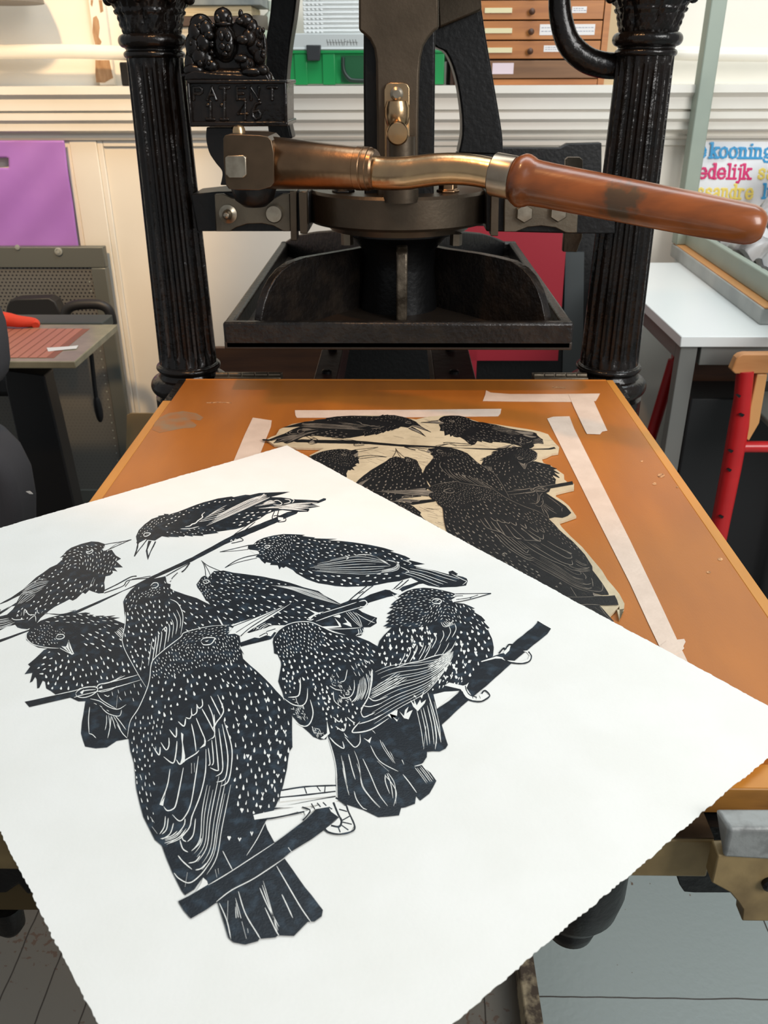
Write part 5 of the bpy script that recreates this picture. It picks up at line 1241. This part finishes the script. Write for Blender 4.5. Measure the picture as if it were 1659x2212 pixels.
S C 50 32 24 | 750,830 900,780 1000,800 1040,900 1050,1010 960,1060 900,1160 860,1240 760,1230 700,1180 760,1020 740,920 | 900,900,1,3 800,1100,0,1
V C 810,1000 910,1010 860,1080 820,1110 790,940 720,1120 690,1100 650,1220 700,1210 600,1250 740,1150 650,1150
S C 36 28 12 | 500,1290 600,1200 700,1180 820,1250 700,1300 600,1310 540,1340 | 600,1250,1,-2
F C 9 8 0.15 | 240,1130 290,1040 300,1000 | 700,880 740,800 720,740
F C 6 8 0.1 | 340,1085 380,1010 400,950 | 660,1030 710,960 740,900
w C 8 215,1135 330,1095 430,1075 560,1030 690,1010
F C 13 6 0.22 | 20,1180 200,1110 430,1090 620,1050 720,1010 | 0,1640 250,1480 500,1330 700,1080
F C 10 8 0.15 | 490,1120 600,1050 710,960 | 520,1250 640,1160 730,1000
F C 6 8 0.1 | 0,1330 120,1250 240,1170 | 0,1400 160,1320 330,1220
w C 10 15,1150 15,1240 0,1330
w E 10 965,520 970,620 945,740 890,840 880,880
w E 8 945,750 1000,780 1110,740
w E 8 890,820 960,830 1060,800
w E 9 875,870 900,920 960,900 1000,880
w E 11 870,960 810,1030 820,1055 960,1030 1120,930
w E 8 860,980 960,950 1080,890
W C 150,1545 185,1575 165,1530 230,1550 235,1500 200,1510
W C 195,1560 230,1600 250,1560 235,1585
W C 250,1510 290,1550 300,1500 330,1470 310,1530 340,1510 365,1500 330,1580 290,1570
W C 345,1410 380,1450 375,1400 400,1460 430,1410 440,1440 480,1410 470,1440 410,1510 370,1470
W C 430,1380 445,1400 470,1320 445,1370
W C 370,1380 400,1395 385,1370
F C 6 8 0.15 | 400,1500 440,1680 460,1830 | 540,1390 590,1600 610,1780
w C 9 495,1350 560,1560 610,1780
w C 8 480,1640 460,1840
w C 7 530,1500 570,1700 560,1840
# feet of bird 9
W C 955,1078 1090,1035 1140,1045 1180,1070 1300,1080 1360,1060 1375,1030 1350,1000 1320,990 1350,985 1390,1030 1375,1080 1300,1098 1200,1090 1130,1055 1080,1055 960,1085
k C 12 1150,1050 1200,1085 1300,1098 1370,1080 1390,1035 1365,995
k C 9 1140,1010 1190,1045 1230,1050
W C 1150,1005 1180,960 1210,945 1200,985 1165,1020
k C 12 1110,1010 1150,965 1165,975 1195,935 1225,935
W C 640,1288 680,1262 800,1290 830,1280 850,1262 830,1310 870,1370 900,1385 980,1350 1000,1365 1030,1375 960,1420 880,1415 830,1395 800,1350 780,1320 660,1292
k C 12 790,1340 820,1390 880,1420 960,1425 1030,1378 990,1330 960,1360
k C 9 820,1290 830,1330 860,1370 920,1390
k C 5 880,1380 885,1400
k C 5 910,1385 915,1405
k C 5 940,1375 950,1400
W C 545,1365 640,1342 770,1335 740,1350 650,1415 575,1490
# bird 7
I B 380,1245 200,1258 0,1308 -40,1350 -170,1450 -270,1540 -295,1600 -305,1700 -330,1800 -400,1960 -470,2070 -492,2160 -485,2240 -472,2330 -440,2440 -430,2540 -420,2660 -390,2790 -360,2900 -310,3000 -260,3100 -200,3150 -160,3260 -110,3380 -60,3480 -30,3540 0,3580 80,3530 150,3430 165,3470 180,3500 260,3480 800,3140 770,3120 710,3010 690,2950 770,2840 830,2690 880,2490 900,2340 927,2300 925,2040 905,1990 840,1870 740,1760 650,1670 560,1592 500,1535 490,1480 510,1500 470,1432 480,1400 470,1340 430,1320 380,1322
w B 7 380,1245 200,1258 0,1308 -40,1350 -170,1450 -270,1540 -295,1600 -305,1700 -330,1800 -400,1960 -470,2070 -492,2170 -497,2215
W B 395,1245 600,1180 938,1042 700,1205 480,1342 430,1320 370,1325 420,1260
k B 7 400,1262 620,1175 930,1048
k B 8 480,1340 560,1270 700,1180 900,1062
k B 6 440,1310 600,1210 800,1110
w B 9 135,1385 165,1358 250,1355 245,1385 215,1412 160,1415 138,1390
W B 170,1385 205,1375 190,1390
S B 22 20 7 | -30,1360 60,1290 200,1265 370,1255 400,1270 350,1330 260,1350 130,1350 100,1410 0,1450 -120,1440 | 100,1300,4,-1 300,1290,4,-1 0,1400,2,-2
S B 21 22 9 | 260,1360 440,1330 470,1430 480,1520 420,1560 300,1540 250,1450 | 350,1420,1,2
S B 27 22 10 | -250,1540 -100,1450 100,1430 240,1430 310,1560 200,1600 0,1640 -150,1700 -290,1700 | 0,1520,1,2 200,1500,1,3 -200,1600,1,2
S B 42 34 15 | 300,1580 460,1560 600,1640 700,1740 560,1780 420,1780 260,1700 | 500,1660,2,3
S B 60 38 21 | -290,1730 -120,1680 100,1650 260,1700 300,1830 120,1850 0,1900 -120,2060 -260,2020 -330,1900 | -100,1800,0,1 150,1750,1,3
S B 62 44 20 | 300,1760 560,1790 720,1760 840,1900 900,2060 910,2280 860,2500 820,2680 760,2840 640,2900 470,2860 420,2600 420,2400 380,2200 330,2050 | 600,1900,1,3 700,2300,0,1 550,2600,0,1
V D 1060,270 1390,330 1460,330 1330,430 1420,420 1140,540 1320,540 1420,540 1400,710 1350,800 1270,870 1250,980 1090,1010 980,1250 1070,1260 1175,1210 1120,210 1300,60
S B 40 34 13 | -420,2020 -260,2040 -160,2080 -240,2240 -260,2420 -330,2500 -420,2600 -440,2460 -460,2300 -470,2180 | -350,2200,0,1 -400,2500,1,4
S B 44 38 11 | -420,2600 -300,2480 -260,2600 -310,2800 -250,2920 -300,2960 -360,2820 | -350,2700,1,4
# wing of bird 7
w D 10 745,45 750,100 720,125 700,90
w D 10 700,90 700,160 660,185 655,125
w D 10 655,185 640,215 605,205
w D 12 605,215 590,280 540,240
w D 12 525,290 520,375 465,310
w D 10 460,380 460,450 435,485 390,420
w D 11 385,460 375,530 325,460
w D 11 530,410 520,520 495,600 415,545
W D 565,335 585,350 580,420 600,540 595,590 555,610 570,560 575,440
w D 11 525,570 555,610 600,575 690,520 720,490
w D 10 655,260 680,380 695,500
w D 10 695,210 740,320 775,400
W D 740,310 780,410 775,450 725,475 765,430 765,390
w D 10 745,130 800,230 850,330
w D 10 800,95 840,200 855,350 830,390
w D 10 820,20 870,120 905,190
w D 11 880,10 930,130 915,190 870,250 845,310
w D 9 850,180 855,260 840,300
w D 10 795,410 850,370
w D 9 470,650 445,800 380,960
w D 8 445,780 410,960
W D 380,960 420,900 410,970
w D 11 585,640 555,800 520,960 490,1000 445,1010 415,975
w D 10 715,540 690,720 650,950 600,1060 550,1100 490,1045
w D 9 655,600 655,690
w D 8 680,600 680,680
w D 10 780,480 775,680 730,880 660,1060 640,1150 580,1220 440,1305
w D 9 800,470 815,600 800,620
w D 9 830,400 845,580 830,620
w D 10 860,360 885,620 880,665 815,640
w D 10 890,300 920,540 920,670 865,715
w D 10 920,265 965,500 965,640 940,740 870,765
w D 10 935,235 1000,450 1000,620 970,760 905,800
F D 8 8 0.18 | 815,680 750,1000 730,1250 660,1360 | 1000,760 920,1150 870,1420 760,1600
w D 9 430,1060 420,1150 380,1215
w D 9 455,1075 440,1170 400,1215
F D 5 9 0.2 | 385,1255 480,1230 540,1180 | 430,1305 560,1250 640,1150
w D 9 500,1120 470,1210 400,1260
w D 9 600,1080 590,1140 530,1220
w D 10 570,1210 580,1260 610,1280
w D 10 690,1080 670,1220 620,1280
w D 10 555,1265 580,1340 625,1370
w D 10 740,1250 720,1300 655,1360
w D 11 540,1400 580,1450 660,1520
w D 11 730,1400 690,1450 630,1465
w D 11 790,1460 740,1510 690,1525
w D 10 505,1550 550,1600 640,1635 740,1560 820,1450
w D 8 620,1545 600,1670
W D 755,1590 790,1620 800,1660 760,1680 690,1720 740,1640
w D 9 300,1065 335,1115
w D 9 315,1150 360,1210
w D 8 925,1360 970,1450 1010,1525
w D 7 1290,1120 1220,1260 1130,1400
w D 7 860,1520 875,1590
w D 7 885,1510 890,1560
# tail of bird 7
I D 880,1795 1000,1700 1200,1600 1460,1425 1590,1610 1790,1870 1780,1925 1718,1970 1660,1972 1540,2095 1400,2090 1380,2108 1240,2120 1230,2140 1120,2170 1020,2150 975,2110 945,2010 910,1900
w D 9 895,1810 960,1960 995,2120
w D 9 970,1790 965,1970
F D 3 9 0.25 | 1030,1760 1040,1930 1040,1930 | 1030,1750 1080,1930 1080,1930
w D 10 1060,1710 1120,1900 1220,2070 1250,2120
w D 9 1090,1970 1130,2120
w D 10 1140,2030 1145,2070
F D 3 10 0.1 | 1245,1680 1320,1850 1420,2030 | 1265,1590 1340,1850 1400,2080
w D 10 1290,1850 1380,2040 1410,2090
w D 10 1435,1735 1480,1830 1530,1940
w D 10 1390,1490 1500,1680 1600,1850 1690,1980
# bottom branch
I D 540,1795 640,1745 790,1655 1000,1535 1370,1292 1560,1150 1640,1090 1740,990 1860,960 1950,985 1920,1070 1800,1180 1690,1260 1510,1370 1450,1422 1200,1590 1000,1690 880,1800 780,1870 650,1945 590,1875
w D 8 800,1655 1000,1535 1370,1292
w D 9 870,1800 1000,1700 1200,1595 1455,1425
w D 16 1490,1330 1520,1370
# legs and foot of bird 7
W E 190,1555 400,1530 660,1515 665,1600 600,1610 380,1630 175,1655
k E 13.5 175,1560 400,1525 665,1514
k E 13.5 170,1618 380,1598 660,1565
k E 10.5 390,1530 410,1585
k E 9 500,1525 530,1565
k E 9 570,1520 565,1570
W E -50,1770 160,1725 360,1695 380,1760 330,1740 200,1780 -40,1810
k E 13.5 125,1715 380,1665 660,1610
k E 13.5 -20,1815 150,1790 390,1740
W E 130,1705 660,1615 690,1640 560,1670 365,1705
W E 390,1745 480,1700 600,1640 650,1640 700,1680 760,1700 820,1860 790,1910 700,1935 600,1920 570,1890 650,1830 690,1790 620,1740 600,1700 480,1720 420,1760 380,1810 400,1770
k E 15 660,1620 740,1670 770,1740 825,1870 790,1915 690,1935 600,1918 565,1885
k E 18 640,1660 680,1760 710,1820 690,1870 620,1860
k E 12 370,1700 440,1730 400,1790 375,1815
k E 10.5 450,1670 480,1720
k E 10.5 500,1665 530,1700
k E 10.5 550,1660 580,1690
k E 10.5 710,1820 780,1780
k E 10.5 715,1830 800,1850
k E 10.5 700,1850 770,1900
k E 10.5 680,1870 700,1920
k E 10.5 690,1720 760,1740
k E 10.5 600,1700 630,1720
"""
SZ = 0.8665
OFF = {'A': (0, 1040), 'B': (400, 1040), 'C': (800, 1160), 'D': (250, 1500), 'E': (560, 1320)}
shA = PZ(620, 962, SZ)
SHX = Vector((0.7691, 0.6391, 0)); SHY = Vector((-0.6391, 0.7691, 0))
def st(u, v):
    p = PZ(u, v, SZ) - shA
    return (p.x * SHX.x + p.y * SHX.y, p.x * SHY.x + p.y * SHY.y)
def inside(x, y, poly):
    r = False; j = len(poly) - 1
    for i in range(len(poly)):
        xi, yi = poly[i]; xj, yj = poly[j]
        if (yi > y) != (yj > y) and x < (xj - xi) * (y - yi) / (yj - yi) + xi: r = not r
        j = i
    return r
def spline2(pts, n=5):
    if len(pts) < 3: return pts
    q = smoothpath([(x, y, 0) for x, y in pts], n)
    return [(p.x, p.y) for p in q]
def ribbon(pts, wd, rnd, taper=True):
    L_, R_ = [], []
    n = len(pts)
    for i, (x, y) in enumerate(pts):
        x0, y0 = pts[max(0, i - 1)]; x1, y1 = pts[min(n - 1, i + 1)]
        dx, dy = x1 - x0, y1 - y0; l = math.hypot(dx, dy) or 1.0
        nx, ny = -dy / l, dx / l
        t = i / (n - 1)
        f = (min(1.0, 0.35 + 4 * t, 0.25 + 4 * (1 - t)) if taper else 1.0) * rnd.uniform(0.85, 1.12)
        L_.append((x + nx * wd * f / 2, y + ny * wd * f / 2)); R_.append((x - nx * wd * f / 2, y - ny * wd * f / 2))
    return L_, R_
def pairs(s): return [tuple(float(q) for q in t.split(',')) for t in s.split()]
def build_art():
    "list of (material, 2D verts in sheet space, faces)"
    rnd = random.Random(21)
    out = []
    for line in ART.strip().split('\n'):
        if not line or line[0] == '#': continue
        head, *rest = line.split('|')
        tk = head.split(); op, tag_ = tk[0], tk[1]
        ox, oy = OFF[tag_]
        def T(p): return st(ox + p[0] * 0.25015, oy + p[1] * 0.25015)
        if op in 'IW':
            pts = [T(p) for p in pairs(' '.join(tk[2:]))]
            # roughen the cut edge a little
            fine = []
            for i, a in enumerate(pts):
                b_ = pts[(i + 1) % len(pts)]; l = math.hypot(b_[0] - a[0], b_[1] - a[1])
                m = max(1, int(l / 0.006)); fine.append(a)
                for k_ in range(1, m):
                    f = k_ / m; j_ = rnd.uniform(-0.00022, 0.00022)
                    fine.append((a[0] + (b_[0] - a[0]) * f - (b_[1] - a[1]) / l * j_, a[1] + (b_[1] - a[1]) * f + (b_[0] - a[0]) / l * j_))
            tri = tessellate_polygon([[Vector((x, y, 0)) for x, y in fine]])
            out.append((0 if op == 'I' else 1, fine, [tuple(t) for t in tri]))
        elif op in 'wk':
            pts = spline2(pairs(' '.join(tk[3:])))
            L_, R_ = ribbon(pts, float(tk[2]) * (0.92 if op == 'w' else 1.0), rnd, op == 'w')
            n = len(L_)
            out.append((1 if op == 'w' else 0, [T(p) for p in L_ + R_], [(i, i + 1, n + i + 1, n + i) for i in range(n - 1)]))
        elif op == 'F':
            cnt, wd, trim = int(tk[2]), float(tk[3]), float(tk[4])
            c1 = spline2(pairs(rest[0]), 8); c2 = spline2(pairs(rest[1]), 8)
            def at(c, t):
                x = t * (len(c) - 1); i = min(int(x), len(c) - 2); f = x - i
                return (c[i][0] + (c[i + 1][0] - c[i][0]) * f, c[i][1] + (c[i + 1][1] - c[i][1]) * f)
            vs, fs = [], []
            for q in range(cnt):
                a_ = q / max(1, cnt - 1) + (rnd.uniform(-0.25, 0.25) / cnt if 0 < q < cnt - 1 else 0)
                t0 = rnd.uniform(0, trim); t1 = 1 - rnd.uniform(0, trim)
                pts = []
                for i in range(15):
                    t = t0 + (t1 - t0) * i / 14
                    p1, p2 = at(c1, t), at(c2, t)
                    pts.append((p1[0] + (p2[0] - p1[0]) * a_, p1[1] + (p2[1] - p1[1]) * a_))
                L_, R_ = ribbon(pts, wd * rnd.uniform(0.55, 0.9), rnd)
                o = len(vs); n = len(L_); vs += [T(p) for p in L_ + R_]
                fs += [(o + i, o + i + 1, o + n + i + 1, o + n + i) for i in range(n - 1)]
            out.append((1, vs, fs))
        elif op == 'S':
            sp_, ln_, wd = float(tk[2]), float(tk[3]), float(tk[4])
            poly = pairs(rest[0]); flow = [tuple(float(q) for q in t.split(',')) for t in rest[1].split()]
            x0 = min(p[0] for p in poly); x1 = max(p[0] for p in poly); y0 = min(p[1] for p in poly); y1 = max(p[1] for p in poly)
            pts = []; vs, fs = [], []
            cell = {}
            for k_ in range(int((x1 - x0) * (y1 - y0) / (sp_ * sp_) * 14)):
                x, y = rnd.uniform(x0, x1), rnd.uniform(y0, y1)
                if not inside(x, y, poly): continue
                dx = dy = 0
                for fx_, fy_, gx_, gy_ in flow:
                    w_ = 1 / (1 + ((x - fx_) ** 2 + (y - fy_) ** 2) / 3000.0) ** 1.5; l = math.hypot(gx_, gy_); dx += w_ * gx_ / l; dy += w_ * gy_ / l
                l = math.hypot(dx, dy) or 1; dx /= l; dy /= l
                # spacing is a little tighter across the flow
                bad = False
                ci, cj = int(x // sp_), int(y // sp_)
                for a_ in (-1, 0, 1):
                    for b_ in (-1, 0, 1):
                        for (qx, qy) in cell.get((ci + a_, cj + b_), ()):
                            ax = (x - qx) * dx + (y - qy) * dy; ay = (x - qx) * dy - (y - qy) * dx
                            if (ax / (ln_ * 1.4)) ** 2 + (ay / (max(wd * 1.85, sp_ * 0.8))) ** 2 < 1: bad = True
                if bad: continue
                cell.setdefault((ci, cj), []).append((x, y))
                a_ = rnd.gauss(0, 0.13); dx, dy = dx * math.cos(a_) - dy * math.sin(a_), dx * math.sin(a_) + dy * math.cos(a_)
                l_ = ln_ * rnd.uniform(0.55, 1.1); w_ = wd * rnd.uniform(0.5, 1.0)
                prof = [(-0.5, 0.12), (-0.2, 0.6), (0.15, 1.0), (0.38, 0.85), (0.5, 0.3)] if wd > 9 else [(-0.5, 0.2), (-0.1, 0.8), (0.3, 0.9), (0.5, 0.3)]
                pp = [(x + dx * l_ * a - dy * w_ * b_ / 2, y + dy * l_ * a + dx * w_ * b_ / 2) for a, b_ in prof] + [(x + dx * l_ * a + dy * w_ * b_ / 2, y + dy * l_ * a - dx * w_ * b_ / 2) for a, b_ in prof[::-1]]
                o = len(vs); n = len(prof); vs += [T(p) for p in pp]
                fs += [(o + i, o + i + 1, o + 2 * n - 2 - i, o + 2 * n - 1 - i) for i in range(n - 1)]
            out.append((1, vs, fs))
        elif op == 'V':
            vs, fs = [], []
            for (x, y) in pairs(' '.join(tk[2:])):
                h_ = rnd.uniform(30, 44); w_ = rnd.uniform(11, 17)
                if rnd.random() < 0.5: pp = [(x, y + h_ / 2), (x - w_, y - h_ * 0.35), (x - w_ * 0.4, y - h_ / 2), (x, y - h_ * 0.05), (x + w_ * 0.5, y - h_ / 2), (x + w_, y - h_ * 0.3)]
                else: pp = [(x, y + h_ / 2), (x - w_, y - h_ * 0.3), (x - w_ * 0.5, y - h_ / 2), (x, y - h_ * 0.35), (x + w_ * 0.5, y - h_ / 2), (x + w_, y - h_ * 0.25)]
                o = len(vs); vs += [T(p) for p in pp]; fs += [(o, o + 1, o + 2, o + 3), (o, o + 3, o + 4, o + 5)]
            out.append((1, vs, fs))
        elif op == 'H':
            poly = pairs(' '.join(tk[2:])); vs, fs = [], []
            x0 = min(p[0] for p in poly); x1 = max(p[0] for p in poly); y0 = min(p[1] for p in poly); y1 = max(p[1] for p in poly)
            for k_ in range(int((x1 - x0) * (y1 - y0) / 420)):
                x, y = rnd.uniform(x0, x1), rnd.uniform(y0, y1)
                if not inside(x, y, poly): continue
                a_ = rnd.choice((0.25, 1.15, 1.3)) + rnd.uniform(-0.12, 0.12); l_ = rnd.uniform(18, 42)
                p0 = (x - math.cos(a_) * l_ / 2, y - math.sin(a_) * l_ / 2); p1 = (x + math.cos(a_) * l_ / 2, y + math.sin(a_) * l_ / 2)
                L_, R_ = ribbon([p0, (x, y), p1], 5.5, rnd)
                o = len(vs); vs += [T(p) for p in L_ + R_]; fs += [(o, o + 1, o + 4, o + 3), (o + 1, o + 2, o + 5, o + 4)]
            out.append((1, vs, fs))
    return out
art = build_art()
def art_mesh(name, mapping, z0, mats, parent, dz=0.000002):
    b = B()
    for i, (mi, vs, fs) in enumerate(art):
        z = z0 + dz * i
        pts = [mapping(s, t_, z) for s, t_ in vs]
        # keep every face looking up
        good = []
        for f in fs:
            a = pts[f[0]]; area_ = 0.0
            for k_ in range(len(f)):
                p, q = pts[f[k_]], pts[f[(k_ + 1) % len(f)]]; area_ += p[0] * q[1] - q[0] * p[1]
            good.append(f if area_ > 0 else tuple(reversed(f)))
        b.add(pts, good, mi)
    return obj(name, b, mats, parent, fixn=False)

# the block
def blockmap(s, t_, z): return (-1.005 * s - 0.0122 * t_ - 0.2222, -0.0685 * s + 1.0641 * t_ + 1.1573, z)
BT = BZ + 0.0032
vis = [(576, 949), (585, 944), (596, 940), (604, 927), (631, 916), (660, 911), (694, 906), (738, 900), (790, 897), (828, 898), (870, 902), (899, 906), (926, 900), (960, 897), (990, 898), (1033, 911), (1080, 918), (1140, 927), (1166, 932), (1184, 938), (1191, 948), (1200, 958),
       (1208, 966), (1206, 978), (1192, 980), (1180, 986), (1169, 989), (1174, 1000), (1190, 1006), (1202, 1014), (1218, 1025), (1219, 1036), (1226, 1042), (1240, 1045), (1240, 1056), (1222, 1060), (1202, 1065), (1200, 1072), (1216, 1082), (1229, 1093), (1245, 1115),
       (1225, 1122), (1207, 1128), (1213, 1138), (1232, 1158), (1258, 1182), (1283, 1212), (1300, 1232), (1312, 1252), (1326, 1268), (1338, 1283), (1349, 1304), (1348, 1315), (1333, 1317), (1338, 1337)]
hid = [(412, 1990), (480, 2000), (500, 2040), (640, 2030), (700, 1980), (640, 1870), (765, 1800), (820, 1765), (945, 1700), (960, 1620), (1110, 1430), (1195, 1355), (1160, 1335), (1060, 1290), (1010, 1235), (860, 1180), (700, 1150)]
blk = thing('linocut_block', (PZ(900, 1000, BZ).x, PZ(900, 1000, BZ).y, BZ + 0.0003), 'inked cut-out lino block of starlings lying on the wooden board between the tape strips', 'printing block')
outl = [PZ(u, v, BT) for u, v in vis] + [Vector(blockmap(*st(u, v), BT)) for u, v in hid] + [PZ(690, 1000, BT), PZ(668, 984, BT), PZ(700, 968, BT), PZ(640, 967, BT), PZ(592, 961, BT)]
pc = B().prism(outl, (0, 0, -(BT - BZ) + 0.0005)); random.seed(9)
for (ua, va, ub, vb, n_) in ((760, 905, 940, 945, 26), (700, 972, 840, 1010, 20), (840, 965, 930, 1010, 26), (900, 1090, 950, 1130, 20), (1000, 950, 1190, 965, 12)):
    for i in range(n_):
        u_, v_ = random.uniform(ua, ub), random.uniform(va, vb); a_ = random.uniform(-0.5, 0.6)
        p0 = PZ(u_, v_, BT + 0.00004); p1 = PZ(u_ + 22 * math.cos(a_), v_ + 10 * math.sin(a_) + 4, BT + 0.00004)
        d_ = Vector((-(p1 - p0).y, (p1 - p0).x, 0)).normalized() * 0.00035
        pc.add([p0 - d_, p1 - d_, p1 + d_, p0 + d_], [(0, 1, 2, 3)], 1)
obj('lino_base', pc, [M_lino, mat('gouge_grey', rgb(150, 136, 116), 0.8)], blk, label='tan lino edge and cleared ground', fixn=False)
art_mesh('inked_relief', blockmap, BT + 0.0001, [M_inked, M_cut], blk)

# the sheet
sheet = thing('print_sheet', (shA.x, shA.y, SZ - 0.0006), 'large white deckle-edged sheet printed with black starlings lying over the board and block', 'print')
cn = [(0.0, 0.0), st(1735, 1568), None, st(-288, 1225)]
Wd = 0.4655; Ht = 0.657
c4 = [(0.0, 0.0), (0.0, -Ht), (-Wd, -Ht), (-Wd, 0.0)]
ed = []; rnd = random.Random(4)
for i in range(4):
    a, b_ = c4[i], c4[(i + 1) % 4]; L0 = math.hypot(b_[0] - a[0], b_[1] - a[1]); n = int(L0 / 0.0018)
    ph = [rnd.uniform(0, 6.28) for _ in range(6)]
    nx, ny = (b_[1] - a[1]) / L0, -(b_[0] - a[0]) / L0
    for k_ in range(n):
        f = k_ / n
        j_ = sum(0.0006 / (q + 1) * math.sin(f * L0 * 40 * (q + 1) ** 1.5 + ph[q]) for q in range(5)) * 0.6 + rnd.uniform(-0.00045, 0.00045)
        if i == 0: j_ *= 0.7
        j_ *= min(1, f * 20, (1 - f) * 20)
        ed.append((a[0] + (b_[0] - a[0]) * f + nx * j_, a[1] + (b_[1] - a[1]) * f + ny * j_))
def sheetmap(s, t_, z):
    p = shA + SHX * s + SHY * t_; return (p.x, p.y, z)
obj('paper', B().prism([Vector(sheetmap(s, t_, SZ)) for s, t_ in ed], (0, 0, -0.0006)), M_paper, sheet)
art_mesh('starling_print', sheetmap, SZ + 0.00004, [M_ink, M_paper], sheet)
